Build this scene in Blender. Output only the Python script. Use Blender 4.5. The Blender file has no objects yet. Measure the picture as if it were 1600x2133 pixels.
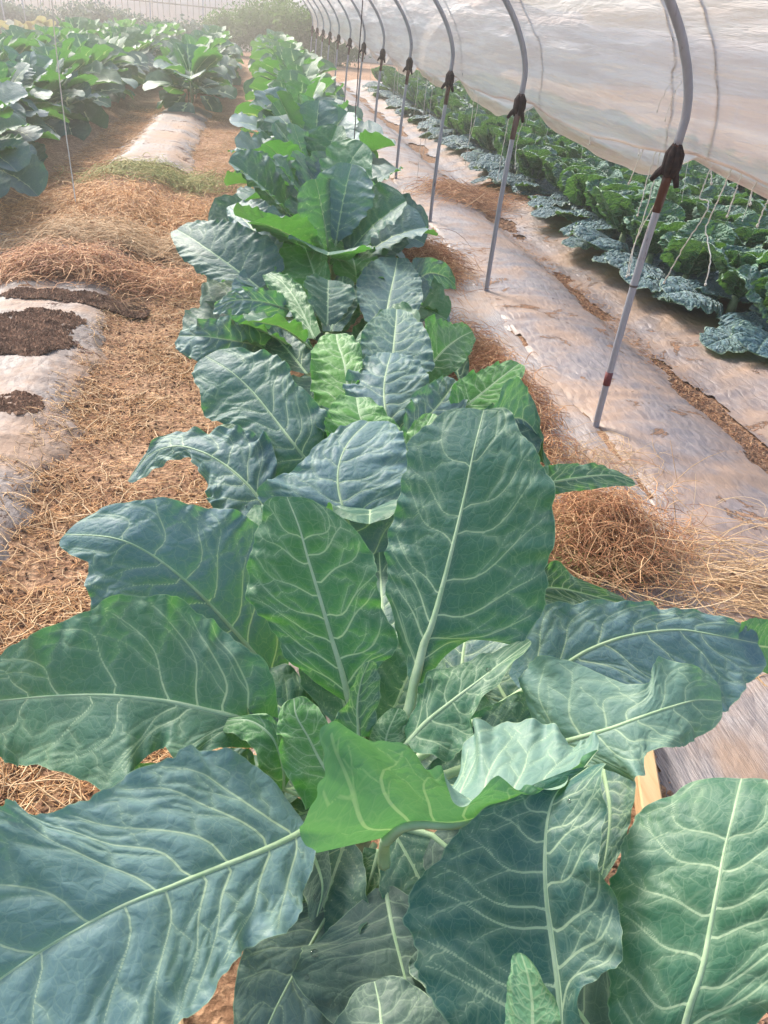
import bpy, math, random
import numpy as np
from mathutils import Vector
rnd = random.Random(7)
NP = np.random.default_rng(11)
PI = math.pi
scene = bpy.context.scene
COL = scene.collection

# ------------------------------------------------------------------ camera
H = 1.5
F, CX, CY = 1600.0, 800.0, 1066.5
VX, VY, RX = 531.0, 15.0, 550.0
d = np.array([VX - CX, VY - CY, F]); d /= np.linalg.norm(d)
_dx = RX - CX; _dy = -((VX - CX) * _dx + F * F) / (VY - CY)
dn = np.array([_dx, _dy, F]); dn /= np.linalg.norm(dn)
RM = np.stack([np.cross(d, -dn), d, -dn])          # rows: world X, Y, Z in camera (right, down, forward)
if RM[0, 0] < 0: RM[0] *= -1
EYE = np.array([0, 0, H])

def ray(px, py):
    v = RM @ np.array([px - CX, py - CY, F]); return v / np.linalg.norm(v)
def atZ(px, py, z):
    r = ray(px, py); return EYE + r * ((z - H) / r[2])
def atX(px, py, x):
    r = ray(px, py); return EYE + r * (x / r[0])
def atD(px, py, t):
    return EYE + ray(px, py) * t

cam = bpy.data.cameras.new('camera')
cam.sensor_fit = 'HORIZONTAL'; cam.sensor_width = 36; cam.lens = 36 * F / 1600
cam.clip_start = 0.02; cam.clip_end = 500
co = bpy.data.objects.new('camera', cam); COL.objects.link(co)
from mathutils import Matrix
m = Matrix.Identity(4)
for i in range(3):
    m[i][0] = RM[i, 0]; m[i][1] = -RM[i, 1]; m[i][2] = -RM[i, 2]; m[i][3] = EYE[i]
co.matrix_world = m
scene.camera = co

# ------------------------------------------------------------------ node helpers
def new_mat(name):
    mt = bpy.data.materials.new(name); mt.use_nodes = True
    nt = mt.node_tree; nt.nodes.clear()
    return mt, nt
class G:
    def __init__(s, nt): s.nt = nt
    def n(s, t, **kw):
        nd = s.nt.nodes.new(t)
        for k, v in kw.items(): setattr(nd, k, v)
        return nd
    def l(s, a, b): s.nt.links.new(a, b)
    def put(s, sock, v):
        if hasattr(v, 'is_output') or isinstance(v, bpy.types.NodeSocket): s.l(v, sock)
        else: sock.default_value = v
    def math(s, op, a, b=0.0, c=None, clamp=False):
        nd = s.n('ShaderNodeMath', operation=op, use_clamp=clamp)
        s.put(nd.inputs[0], a); s.put(nd.inputs[1], b)
        if c is not None: s.put(nd.inputs[2], c)
        return nd.outputs[0]
    def mix(s, f, a, b, blend='MIX'):
        nd = s.n('ShaderNodeMix', data_type='RGBA', blend_type=blend)
        s.put(nd.inputs[0], f)
        s.put(nd.inputs[6], tuple(a) + (1,) if isinstance(a, (tuple, list)) and len(a) == 3 else a)
        s.put(nd.inputs[7], tuple(b) + (1,) if isinstance(b, (tuple, list)) and len(b) == 3 else b)
        return nd.outputs[2]
    def ss(s, x, lo, hi, t0=0.0, t1=1.0):
        nd = s.n('ShaderNodeMapRange', interpolation_type='SMOOTHSTEP')
        s.put(nd.inputs[0], x); s.put(nd.inputs[1], lo); s.put(nd.inputs[2], hi)
        s.put(nd.inputs[3], t0); s.put(nd.inputs[4], t1)
        return nd.outputs[0]
    def attr(s, name, out='Fac'):
        return s.n('ShaderNodeAttribute', attribute_name=name).outputs[out]
    def pos(s, scale=(1, 1, 1), obj=False):
        tc = s.n('ShaderNodeTexCoord') if obj else s.n('ShaderNodeNewGeometry')
        mp = s.n('ShaderNodeMapping'); mp.inputs['Scale'].default_value = scale
        s.l(tc.outputs['Object' if obj else 'Position'], mp.inputs[0]); return mp.outputs[0]
    def noise(s, vec, scale, detail=3, rough=.5, out='Fac', dist=0.0):
        nd = s.n('ShaderNodeTexNoise'); s.l(vec, nd.inputs['Vector'])
        nd.inputs['Scale'].default_value = scale; nd.inputs['Detail'].default_value = detail
        nd.inputs['Roughness'].default_value = rough; nd.inputs['Distortion'].default_value = dist
        return nd.outputs[out]
    def voro(s, vec, scale, feat='DISTANCE_TO_EDGE', rand=1.0):
        nd = s.n('ShaderNodeTexVoronoi', feature=feat); s.l(vec, nd.inputs['Vector'])
        nd.inputs['Scale'].default_value = scale; nd.inputs['Randomness'].default_value = rand
        return nd.outputs['Color'] if feat == 'COL' else nd.outputs['Distance']
    def bump(s, h, dist, strength=1.0):
        nd = s.n('ShaderNodeBump'); s.l(h, nd.inputs['Height'])
        nd.inputs['Distance'].default_value = dist; nd.inputs['Strength'].default_value = strength
        return nd.outputs[0]
    def bsdf(s, col, rough=.6, spec=.5, normal=None, metal=0.0, **kw):
        nd = s.n('ShaderNodeBsdfPrincipled')
        s.put(nd.inputs['Base Color'], tuple(col) + (1,) if isinstance(col, tuple) and len(col) == 3 else col)
        s.put(nd.inputs['Roughness'], rough); s.put(nd.inputs['Specular IOR Level'], spec)
        nd.inputs['Metallic'].default_value = metal
        for k, v in kw.items(): s.put(nd.inputs[k.replace('_', ' ')], v)
        if normal is not None: s.l(normal, nd.inputs['Normal'])
        return nd.outputs[0]
    def mixs(s, f, a, b):
        nd = s.n('ShaderNodeMixShader'); s.put(nd.inputs[0], f); s.l(a, nd.inputs[1]); s.l(b, nd.inputs[2]); return nd.outputs[0]
    def out(s, sh):
        o = s.n('ShaderNodeOutputMaterial'); s.l(sh, o.inputs['Surface'])

# ------------------------------------------------------------------ leaf material
def leaf_material(name, top_a, top_b, young, under, vein, transl, tfac, rough, tert=45.0, bumpd=.0010, savoy=False, veinmul=1.0):
    mt, nt = new_mat(name); g = G(nt)
    flat = g.attr('flat', 'Vector'); vd = g.attr('vd'); ed = g.attr('ed'); yg = g.attr('young')
    rndo = g.n('ShaderNodeObjectInfo').outputs['Random']
    nz = g.noise(flat, 9, 3)
    nzf = g.noise(flat, 120, 2)
    warp = g.n('ShaderNodeVectorMath', operation='MULTIPLY_ADD')
    wn = g.n('ShaderNodeTexNoise'); g.l(flat, wn.inputs['Vector']); wn.inputs['Scale'].default_value = 40
    g.l(wn.outputs['Color'], warp.inputs[0]); warp.inputs[1].default_value = (.014, .014, 0); g.l(flat, warp.inputs[2])
    v1 = g.voro(warp.outputs[0], tert)
    v2 = g.voro(warp.outputs[0], tert * 2.6)
    m_v = g.ss(vd, 0.0, .0009, 1, 0)
    soft = g.ss(vd, -.0005, .010, 1, 0)
    m_t = g.math('MULTIPLY', g.ss(v1, 0.0, .040, 1, 0), .13)
    m_t2 = g.math('MULTIPLY', g.ss(v2, 0.0, .06, 1, 0), .07)
    mask = g.math('MAXIMUM', g.math('MULTIPLY', m_v, g.math('MULTIPLY', g.ss(g.attr('vw'), .0002, .0018, .42, .95), veinmul)), g.math('MULTIPLY', g.math('MAXIMUM', m_t, m_t2), veinmul))
    base = g.mix(g.ss(nz, .35, .68), top_a, top_b)
    base = g.mix(g.math('MULTIPLY', rndo, .45), base, (top_b[0] * 1.2, top_b[1] * 1.02, top_b[2] * 1.2))
    base = g.mix(yg, base, young)
    pale = g.attr('pale')
    bloom = g.ss(g.noise(flat, 3.2, 5, .65), .42, .72, 0, .45)
    base = g.mix(bloom, base, (.085, .165, .185))
    yel = g.ss(g.noise(flat, 11, 4, .7), .70, .80, 0, .35)
    base = g.mix(yel, base, (.16, .22, .05))
    base = g.mix(g.math('MULTIPLY', g.attr('blue'), g.ss(g.noise(flat, 5, 3), .25, .6, .55, 1)), base, (.12, .22, .28))
    base = g.mix(pale, base, (.18, .315, .275))
    base = g.mix(g.math('MULTIPLY', soft, .18), base, vein)
    top = g.mix(mask, base, vein)
    edge = g.ss(ed, .001, .012, .55, 0) if savoy else g.ss(ed, .0006, .0022, .5, 0)
    top = g.mix(edge, top, (.36, .50, .30))
    und = g.mix(g.math('MULTIPLY', mask, .9), g.mix(g.math('MULTIPLY', yg, .8), under, (young[0] * 1.3, young[1] * 1.2, young[2] * 1.5)), (.42, .55, .34))
    bf = g.n('ShaderNodeNewGeometry').outputs['Backfacing']
    col = g.mix(bf, top, und)
    # relief: blisters between veins, fine grain
    h = g.math('ADD', g.math('MULTIPLY', g.ss(v1, 0, .35), 2.0 if savoy else .65), g.math('MULTIPLY', g.ss(v2, 0, .3), .15))
    h = g.math('ADD', h, g.math('MULTIPLY', g.ss(vd, 0, .006), .6))
    h = g.math('ADD', h, g.math('MULTIPLY', nzf, .12))
    if savoy:
        v3 = g.voro(warp.outputs[0], tert * .62, 'F1')
        h = g.math('ADD', h, g.math('MULTIPLY', g.ss(v3, .75, 0.0), 2.2))
    nrm = g.bump(h, bumpd, .9)
    rg = g.math('ADD', rough, g.math('MULTIPLY', g.noise(flat, 25, 2), .16))
    p = g.bsdf(col, rg, .42, nrm)
    p.node.inputs['Sheen Weight'].default_value = .08
    p.node.inputs['Sheen Roughness'].default_value = .4
    p.node.inputs['Sheen Tint'].default_value = (.75, .9, 1, 1)
    tr = g.n('ShaderNodeBsdfTranslucent')
    tcol = g.mix(mask, g.mix(yg, transl, (transl[0] * 1.3, transl[1] * 1.35, transl[2] * 1.5)), (.55, .75, .22))
    tcol = g.mix(g.math('MULTIPLY', pale, .6), tcol, (.17, .44, .13))
    g.l(tcol, tr.inputs[0]); g.l(nrm, tr.inputs['Normal'])
    g.out(g.mixs(tfac, p, tr.outputs[0]))
    return mt

M_KALE = leaf_material('kale_leaf', (.020, .088, .068), (.036, .122, .110), (.095, .31, .045), (.13, .29, .16), (.52, .68, .44), (.09, .31, .03), .30, .46)
M_DARK = leaf_material('kale_leaf_low', (.045, .10, .075), (.075, .135, .105), (.13, .3, .06), (.16, .25, .17), (.30, .40, .28), (.10, .2, .03), .2, .5)
M_SAVOY = leaf_material('savoy_leaf', (.032, .100, .088), (.066, .150, .150), (.10, .28, .06), (.12, .25, .15), (.26, .40, .26), (.14, .32, .04), .18, .42, tert=40, bumpd=.016, savoy=True, veinmul=.55)
M_PALE = leaf_material('dry_leaf', (.45, .38, .26), (.60, .55, .45), (.3, .3, .1), (.55, .48, .36), (.6, .55, .4), (.4, .35, .15), .25, .7)

def plain_mat(name, a, b, scale=8, rough=.7, bump=.002, bscale=None, spec=.3, metal=0, obj=False, sc=(1, 1, 1), transl=None):
    mt, nt = new_mat(name); g = G(nt)
    p = g.pos(sc, obj)
    n1 = g.noise(p, scale, 5, .6)
    c = g.mix(g.ss(n1, .35, .65), a, b)
    nr = g.bump(g.noise(p, bscale or scale * 5, 4, .6), bump)
    s = g.bsdf(c, rough, spec, nr, metal)
    if transl:
        t = g.n('ShaderNodeBsdfTranslucent'); t.inputs[0].default_value = tuple(transl[1]) + (1,)
        s = g.mixs(transl[0], s, t.outputs[0])
    g.out(s); return mt

M_MIDRIB = plain_mat('midrib', (.36, .52, .30), (.46, .60, .38), 30, .5, .0006, transl=(.2, (.4, .6, .2)))
M_STEM = plain_mat('kale_stem', (.16, .24, .12), (.28, .34, .2), 25, .7, .002)
def straw_mat(name, ramp, rough=.7, transl=None):
    mt, nt = new_mat(name); g = G(nt)
    r_ = g.attr('shade'); n_ = g.noise(g.pos(), 30, 2)
    v = g.math('ADD', g.math('MULTIPLY', r_, .8), g.math('MULTIPLY', n_, .25))
    cr_ = g.n('ShaderNodeValToRGB'); e = cr_.color_ramp.elements
    for i, c in enumerate(ramp):
        if i < 2: e[i].position = i / (len(ramp) - 1); e[i].color = tuple(c) + (1,)
        else:
            q = e.new(i / (len(ramp) - 1)); q.color = tuple(c) + (1,)
    if len(ramp) > 2: e[1].position = 1 / (len(ramp) - 1)
    g.l(v, cr_.inputs[0])
    g.out(g.bsdf(cr_.outputs[0], rough, .35)); return mt
M_STRAW = straw_mat('straw', [(.22, .10, .05), (.52, .27, .12), (.72, .42, .19), (.84, .60, .36)])
M_STRAWP = straw_mat('pale_straw', [(.34, .19, .10), (.56, .37, .20), (.70, .52, .33)])
M_STRAWR = straw_mat('red_straw', [(.15, .06, .035), (.40, .18, .09), (.62, .34, .17), (.74, .50, .29)])
M_GRASS = straw_mat('green_grass', [(.12, .18, .04), (.30, .32, .09), (.50, .38, .16)])
M_TWINE = plain_mat('white_twine', (.62, .58, .50), (.76, .73, .66), 40, .8, .0006)
M_TWINED = plain_mat('dark_twine', (.06, .055, .06), (.12, .10, .10), 40, .8, .0006)
M_WOOD = plain_mat('plank_wood', (.52, .33, .17), (.62, .42, .24), 4, .8, .001, sc=(10, 1, 10))
M_STRAP = plain_mat('strap', (.10, .085, .085), (.18, .15, .15), 30, .7, .0006)
M_SOIL_CL = plain_mat('soil_crumbs', (.13, .07, .045), (.26, .15, .095), 14, .95, .004)

# steel pipe, galvanised, with rust towards the joints
def pipe_mat(name, rust, base=(.34, .34, .38)):
    mt, nt = new_mat(name); g = G(nt)
    p = g.pos((1, 1, .35)); n1 = g.noise(p, 34, 5, .65)
    c = g.mix(n1, (base[0] * .75, base[1] * .75, base[2] * .78), (base[0] * 1.25, base[1] * 1.25, base[2] * 1.25))
    r = g.ss(g.noise(p, 16, 4, .7), .62 - rust * .5, .75 - rust * .4)
    c = g.mix(r, c, (.10, .035, .02))
    g.out(g.bsdf(c, g.math('ADD', .42, g.math('MULTIPLY', r, .4)), .5, g.bump(n1, .0008), .15)); return mt
M_PIPE = pipe_mat('galvanised_pipe', .02)
M_RUST = pipe_mat('rusty_pipe', .42, (.17, .12, .115))
M_BLACK = plain_mat('black_rag', (.018, .014, .016), (.05, .03, .03), 60, .85, .003)
M_RED = plain_mat('red_tape', (.15, .035, .04), (.21, .06, .06), 40, .6, .0005)

# plastic wall film
mt, nt = new_mat('wall_film'); g = G(nt)
p1 = g.pos((5, .55, 5)); p2 = g.pos((14, 1.6, 16))
w1 = g.noise(p1, 1.5, 5, .6, dist=.6); w2 = g.noise(p2, 2.0, 4, .6, dist=.4)
hh = g.math('ADD', w1, g.math('MULTIPLY', w2, .35))
nb = g.bump(hh, .05, .9)
dirt = g.ss(g.noise(g.pos((3, 1.2, 9)), 1.4, 5, .65), .52, .72)
ctr = g.mix(dirt, (1.0, .93, .85), (.90, .77, .68))
ctr = g.mix(g.ss(g.noise(g.pos((9, .5, 9)), 1.6, 4, .6, dist=.3), .38, .62, .55, 0), ctr, (.72, .58, .50))  # bright and dark stripes along the folds, painted into the film tint
tr = g.n('ShaderNodeBsdfTranslucent'); g.l(ctr, tr.inputs[0]); g.l(nb, tr.inputs['Normal'])
tp = g.n('ShaderNodeBsdfTransparent'); tp.inputs[0].default_value = (.98, .93, .88, 1)
pr = g.bsdf((.80, .69, .61), .3, .6, nb)
s1 = g.mixs(.27, tr.outputs[0], tp.outputs[0])
M_FILM = mt; g.out(g.mixs(.18, s1, pr))

# mulch film on the ground
def mulch_mat(name, ca, cb, soil, cover, streak):
    mt, nt = new_mat(name); g = G(nt)
    pos = g.pos((1, 1, 1)); ps = g.pos(streak)
    st = g.noise(ps, 9, 5, .65, dist=.5)
    c = g.mix(g.ss(st, .3, .7), ca, cb)
    big = g.noise(pos, 2.3, 6, .62, dist=.4)
    dust = g.ss(big, .38, .64, 0, .85)
    c = g.mix(dust, c, (.36, .235, .16))
    clod = g.ss(g.noise(pos, 3.1, 9, .74, dist=.8), cover, cover + .018)
    sn = g.noise(pos, 55, 5, .7)
    c = g.mix(clod, c, g.mix(sn, soil, (soil[0] * 2.0, soil[1] * 2, soil[2] * 2)))
    h = g.math('ADD', g.math('ADD', g.math('MULTIPLY', st, .4), g.math('MULTIPLY', g.voro(g.pos((1.6, .8, 1)), 13), .55)), g.math('MULTIPLY', clod, g.math('ADD', .5, sn)))
    rr = g.math('ADD', g.math('MULTIPLY', clod, .4), g.math('ADD', .55 if ca[0] < .15 and ca[0] > .12 else .34, g.math('MULTIPLY', dust, .3)))
    g.out(g.bsdf(c, rr, .5, g.bump(h, .012))); return mt
M_MULCH_L = mulch_mat('silver_mulch_film', (.125, .105, .108), (.20, .172, .168), (.09, .045, .035), .60, (3, 3.5, 1))
M_MULCH_R = mulch_mat('dusty_mulch_film', (.17, .145, .15), (.29, .235, .22), (.22, .12, .07), .60, (5, 1.3, 1))
M_MULCH_S = mulch_mat('weathered_mulch_film', (.11, .10, .115), (.40, .35, .34), (.22, .12, .07), .66, (26, 1.2, 1))

# soil
mt, nt = new_mat('path_soil'); g = G(nt)
pos = g.pos()
a1 = g.noise(pos, 3, 6, .65); a2 = g.noise(pos, 42, 6, .72); a3 = g.voro(pos, 70, 'F1')
c = g.mix(g.ss(a1, .35, .65), (.42, .245, .15), (.56, .36, .225))
c = g.mix(g.ss(a2, .42, .6, .75, 0), c, (.19, .10, .06))
c = g.mix(g.ss(a2, .58, .72, 0, .8), c, (.62, .42, .27))
h = g.math('ADD', g.math('MULTIPLY', a2, 1.0), g.math('MULTIPLY', a3, .5))
g.out(g.bsdf(c, .95, .15, g.bump(h, .016))); M_SOIL = mt

# ------------------------------------------------------------------ mesh helpers
def mk_mesh(name, verts, faces, mat, attrs=None, smooth=True, mats=None, midx=None):
    verts = np.asarray(verts, np.float32); faces = np.asarray(faces, np.int32)
    me = bpy.data.meshes.new(name)
    nf, k = faces.shape
    me.vertices.add(len(verts)); me.vertices.foreach_set('co', verts.ravel())
    me.loops.add(nf * k); me.loops.foreach_set('vertex_index', faces.ravel())
    me.polygons.add(nf)
    me.polygons.foreach_set('loop_start', np.arange(0, nf * k, k, dtype=np.int32))
    me.polygons.foreach_set('loop_total', np.full(nf, k, np.int32))
    me.polygons.foreach_set('use_smooth', np.full(nf, smooth, bool))
    for mm in (mats or [mat]): me.materials.append(mm)
    if midx is not None: me.polygons.foreach_set('material_index', np.asarray(midx, np.int32))
    me.update(calc_edges=True)
    for nm, (tp, dat) in (attrs or {}).items():
        a = me.attributes.new(nm, tp, 'POINT')
        a.data.foreach_set('value' if tp == 'FLOAT' else 'vector', np.asarray(dat, np.float32).ravel())
    return me
def link(name, me, parent=None, loc=None, rot=None):
    o = bpy.data.objects.new(name, me); COL.objects.link(o)
    if parent is not None: o.parent = parent
    if loc is not None: o.location = loc
    if rot is not None: o.rotation_euler = rot
    return o
def tag(o, label=None, cat=None, group=None, kind=None):
    if label: o['label'] = label
    if cat: o['category'] = cat
    if group: o['group'] = group
    if kind: o['kind'] = kind
    return o
def grid_faces(nu, nv, off=0, flip=False):
    i = np.arange(nu - 1)[:, None] * nv + np.arange(nv - 1)[None, :] + off
    q = np.stack([i, i + 1, i + nv + 1, i + nv], -1).reshape(-1, 4)
    return q[:, ::-1] if flip else q
def cr(P, t):
    """Catmull-Rom through the rows of P at parameters t in [0, len-1]"""
    P = np.asarray(P, float); n = len(P)
    Q = np.vstack([2 * P[0] - P[1], P, 2 * P[-1] - P[-2]])
    t = np.clip(t, 0, n - 1 - 1e-9); i = t.astype(int); f = (t - i)[:, None]
    a, b, c, e = Q[i], Q[i + 1], Q[i + 2], Q[i + 3]
    return .5 * ((2 * b) + (-a + c) * f + (2 * a - 5 * b + 4 * c - e) * f ** 2 + (-a + 3 * b - 3 * c + e) * f ** 3)
def tube(P, R, sides=6, closed=True):
    P = np.asarray(P, float); K = len(P); R = np.broadcast_to(np.asarray(R, float), (K,))
    T = np.gradient(P, axis=0); T /= np.linalg.norm(T, axis=1)[:, None] + 1e-12
    ref = np.array([0.31, .2, 1.0]) if abs(T[:, 2]).mean() < .8 else np.array([1., .1, 0])
    A = np.cross(T, ref); A /= np.linalg.norm(A, axis=1)[:, None] + 1e-12
    B = np.cross(T, A)
    th = np.arange(sides) * 2 * PI / sides
    V = P[:, None] + R[:, None, None] * (A[:, None] * np.cos(th)[None, :, None] + B[:, None] * np.sin(th)[None, :, None])
    V = V.reshape(-1, 3)
    i = np.arange(K - 1)[:, None] * sides; j = np.arange(sides)[None]; j2 = (j + 1) % sides
    Fc = np.stack([i + j, i + j2, i + sides + j2, i + sides + j], -1).reshape(-1, 4)
    if closed:
        V = np.vstack([V, P[0], P[-1]]); n = len(V)
        c0 = np.stack([j[0], np.full(sides, n - 2), np.full(sides, n - 2), j2[0]], -1)
        c1 = np.stack([(K - 1) * sides + j[0], (K - 1) * sides + j2[0], np.full(sides, n - 1), np.full(sides, n - 1)], -1)
        cap = []
        for k in range(sides // 2 - 1 if sides > 4 else 0): pass
        # quad caps fan in pairs
        for base, flip in ((0, 1), ((K - 1) * sides, 0)):
            for k in range(0, sides, 2):
                q = [base + k, base + (k + 1) % sides, base + (k + 2) % sides, n - 2 if base == 0 else n - 1]
                cap.append(q[::-1] if flip else q)
        Fc = np.vstack([Fc, np.array(cap)])
    return V, Fc
class MB:
    def __init__(s): s.v = []; s.f = []; s.n = 0
    def add(s, V, Fc):
        s.v.append(np.asarray(V)); s.f.append(np.asarray(Fc) + s.n); s.n += len(V); return s
    def tube(s, P, R, sides=6): return s.add(*tube(P, R, sides))
    def box(s, c, sz, rot=0):
        x, y, z = [k / 2 for k in sz]
        V = np.array([[a * x, b * y, e * z] for a in (-1, 1) for b in (-1, 1) for e in (-1, 1)], float)
        cr_, sr_ = math.cos(rot), math.sin(rot)
        V = V @ np.array([[cr_, sr_, 0], [-sr_, cr_, 0], [0, 0, 1]]) + np.asarray(c)
        Fc = [[0, 1, 3, 2], [4, 6, 7, 5], [0, 4, 5, 1], [2, 3, 7, 6], [0, 2, 6, 4], [1, 5, 7, 3]]
        return s.add(V, Fc)
    def mesh(s, name, mat, smooth=True, org=(0, 0, 0)):
        return mk_mesh(name, np.vstack(s.v) - np.asarray(org, float), np.vstack(s.f), mat, smooth=smooth)

# smooth value noise in numpy
def vnoise(x, y, seed=0):
    xi = np.floor(x).astype(np.int64); yi = np.floor(y).astype(np.int64)
    xf = x - xi; yf = y - yi
    def hsh(a, b):
        n = (a * 374761393 + b * 668265263 + seed * 1442695041) & 0xffffffff
        n = ((n ^ (n >> 13)) * 1274126177) & 0xffffffff
        return ((n ^ (n >> 16)) & 0xffff) / 65535.0
    u = xf * xf * (3 - 2 * xf); v = yf * yf * (3 - 2 * yf)
    return (hsh(xi, yi) * (1 - u) + hsh(xi + 1, yi) * u) * (1 - v) + (hsh(xi, yi + 1) * (1 - u) + hsh(xi + 1, yi + 1) * u) * v
def fbm(x, y, seed=0, o=4):
    s = 0; a = .5
    for k in range(o):
        s = s + a * vnoise(x * 2 ** k, y * 2 ** k, seed + k); a *= .5
    return s
def sst(x, a, b):
    t = np.clip((x - a) / (b - a), 0, 1); return t * t * (3 - 2 * t)

# ------------------------------------------------------------------ leaf builder
def seg_dist(P, A, B):
    """min distance of points P (n,2) to segments A->B (m,2); returns dist and index"""
    best = np.full(len(P), 9.0); 
    AB = B - A; L2 = (AB ** 2).sum(1) + 1e-12
    for k in range(len(A)):
        w = P - A[k]; t = np.clip((w @ AB[k]) / L2[k], 0, 1)
        dd = np.hypot(w[:, 0] - t * AB[k, 0], w[:, 1] - t * AB[k, 1])
        yield k, t, dd
def build_leaf(Mp, L, R, nu, nv, seed=0, ruffle=.006, pucker=.003, crease=.0, young=0.0, pale=0.0, blue=0.0, face=1, ref='both', nveins=7, wig=.03, veins=True, tip_ease=True, vwid=.66, roll=0.0, toward=None, rag=.02):
    """Mp, L, R: rows of midrib / left edge / right edge points (world). returns verts, faces, attrs, normals, midrib"""
    rg = np.random.default_rng(seed + 1000); hi = nu > 50
    Mp, L, R = (np.asarray(a, float) for a in (Mp, L, R))
    n = len(Mp)
    t = np.linspace(0, 1, nu) ** .92 if False else np.linspace(0, 1, nu)
    T = t * (n - 1)
    oL, oR = L - Mp, R - Mp
    if tip_ease:
        T0 = T.copy(); f = np.clip(T - (n - 2), 0, 1)
        Tm = np.where(f > 0, (n - 2) + (1 - (1 - f) ** 1.7), T)
    else: Tm = T
    C = cr(Mp, Tm); OL = cr(oL, T); OR = cr(oR, T)
    if tip_ease:
        # keep last segment monotone to zero
        msk = f > 0
        OL[msk] = oL[-2] * (1 - f[msk])[:, None] ** .62; OR[msk] = oR[-2] * (1 - f[msk])[:, None] ** .62
    s = np.linspace(-1, 1, nv); a = np.abs(s)
    ph = rg.random(6) * 6.28
    # ragged margins
    eL = 1 + wig * (np.sin(T * 3.1 + ph[0]) + .6 * np.sin(T * 7.3 + ph[1])) + rag * (vnoise(T * 9, T * 0, seed) - .5) * 2
    eR = 1 + wig * (np.sin(T * 2.7 + ph[2]) + .6 * np.sin(T * 6.7 + ph[3])) + rag * (vnoise(T * 9, T * 0 + 5, seed) - .5) * 2
    off = np.where(s[None, :, None] < 0, (OL * eL[:, None])[:, None] * a[None, :, None], (OR * eR[:, None])[:, None] * a[None, :, None])
    V = C[:, None] + off
    arc = np.concatenate([[0], np.cumsum(np.linalg.norm(np.diff(C, axis=0), axis=1))])
    W = np.linalg.norm(off, axis=2) * np.sign(s)[None]
    fx = W; fy = np.broadcast_to(arc[:, None], W.shape)
    def normals(V):
        du = np.gradient(V, axis=0); dv = np.gradient(V, axis=1)
        N = np.cross(dv, du); N /= np.linalg.norm(N, axis=2)[..., None] + 1e-12
        return N
    N = normals(V)
    tw = EYE if toward is None else np.asarray(toward)
    sel = slice(None) if ref == 'both' else (slice(0, nv // 2) if ref == 'L' else slice(nv // 2 + 1, None))
    vw = tw - V[:, sel]; vw /= np.linalg.norm(vw, axis=2)[..., None]
    sg = np.sign((N[2:-2, sel] * vw[2:-2]).sum()) * face
    if sg == 0: sg = 1
    N = N * sg
    hw = np.maximum(np.linalg.norm(OL, axis=1), np.linalg.norm(OR, axis=1))[:, None]
    wmax = hw.max()
    env = sst(t, 0, .15)[:, None] * (1 - sst(t, .93, 1))[:, None] * (hw / wmax)
    P2 = np.stack([fx.ravel(), fy.ravel()], 1)
    vd = np.full(len(P2), .05); vwd = np.full(len(P2), .001)
    Ltot = arc[-1]
    if veins:
        tt = np.interp  # arc lookup
        def fl(side, tq, sq):       # flat position of a (t, |s|) point
            tq = min(max(tq, 0), .999); w = np.interp(tq, t, np.linalg.norm(OL if side < 0 else OR, axis=1))
            return np.array([side * sq * w, np.interp(tq, t, arc)])
        segs = []
        sc = min(1.0, Ltot / .35) * vwid
        # midrib
        for k in range(24):
            t0, t1 = k / 24, (k + 1) / 24
            segs.append((np.array([0, np.interp(t0, t, arc)]), np.array([0, np.interp(t1, t, arc)]), .0052 * sc * (1 - t0) ** 1.1 + .0006, .0052 * sc * (1 - t1) ** 1.1 + .0005))
        for side in (-1, 1):
            for k in range(nveins):
                ti = .04 + .80 * ((k + rg.random() * .55 + (.25 if side > 0 else 0)) / nveins)
                dt = (.24 - .10 * (k / nveins)) * (1 + .25 * (rg.random() - .5)); pw = 1.15 + .8 * rg.random()
                smax = .93; w0 = (.0020 - .0009 * k / nveins) * sc
                prev = fl(side, ti, 0); fork = rg.random() * .25 + .4; wob = rg.random() * 6
                for q in range(1, 11):
                    sq = smax * q / 10
                    cur = fl(side, ti + dt * sq ** pw + .012 * math.sin(sq * 9 + wob), sq)
                    wa = w0 * (1 - .7 * (q - 1) / 10); wb = w0 * (1 - .7 * q / 10)
                    segs.append((prev, cur, wa, wb)); prev = cur
                for bi in range(4 if nu > 50 else 2):
                    sgn = 1 if (bi + k) % 2 else -1
                    sf = .24 + .17 * bi + rg.random() * .06 if nu > 50 else fork + .12 * bi
                    tf = ti + dt * sf ** pw + .012 * math.sin(sf * 9 + wob)
                    p0 = fl(side, tf, sf); ln = min(.34, .94 - sf)
                    for q in range(1, 5):
                        dx_ = ln * q / 4
                        cur = fl(side, tf + dt * dx_ * .8 + sgn * .15 * (dx_ * 1.4) ** .85 * (1 + .2 * math.sin(q * 2 + wob)), sf + dx_)
                        segs.append((p0, cur, w0 * .24 * (1 - .18 * (q - 1)), w0 * .24 * (1 - .18 * q))); p0 = cur
        for A, B, wa, wb in segs:
            AB = B - A; l2 = (AB ** 2).sum() + 1e-12
            lo = np.minimum(A, B) - .03; hi_ = np.maximum(A, B) + .03
            ix = np.nonzero((P2[:, 0] > lo[0]) & (P2[:, 0] < hi_[0]) & (P2[:, 1] > lo[1]) & (P2[:, 1] < hi_[1]))[0]
            if not len(ix): continue
            w = P2[ix] - A; q = np.clip((w @ AB) / l2, 0, 1)
            dd = np.hypot(w[:, 0] - q * AB[0], w[:, 1] - q * AB[1]) - (wa + (wb - wa) * q)
            bt = dd < vd[ix]; vwd[ix[bt]] = (wa + wb) / 2; vd[ix] = np.minimum(vd[ix], dd)
    VD = vd.reshape(W.shape)
    disp = pucker * .5 * sst(VD, -.002, .020) if veins else 0
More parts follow.
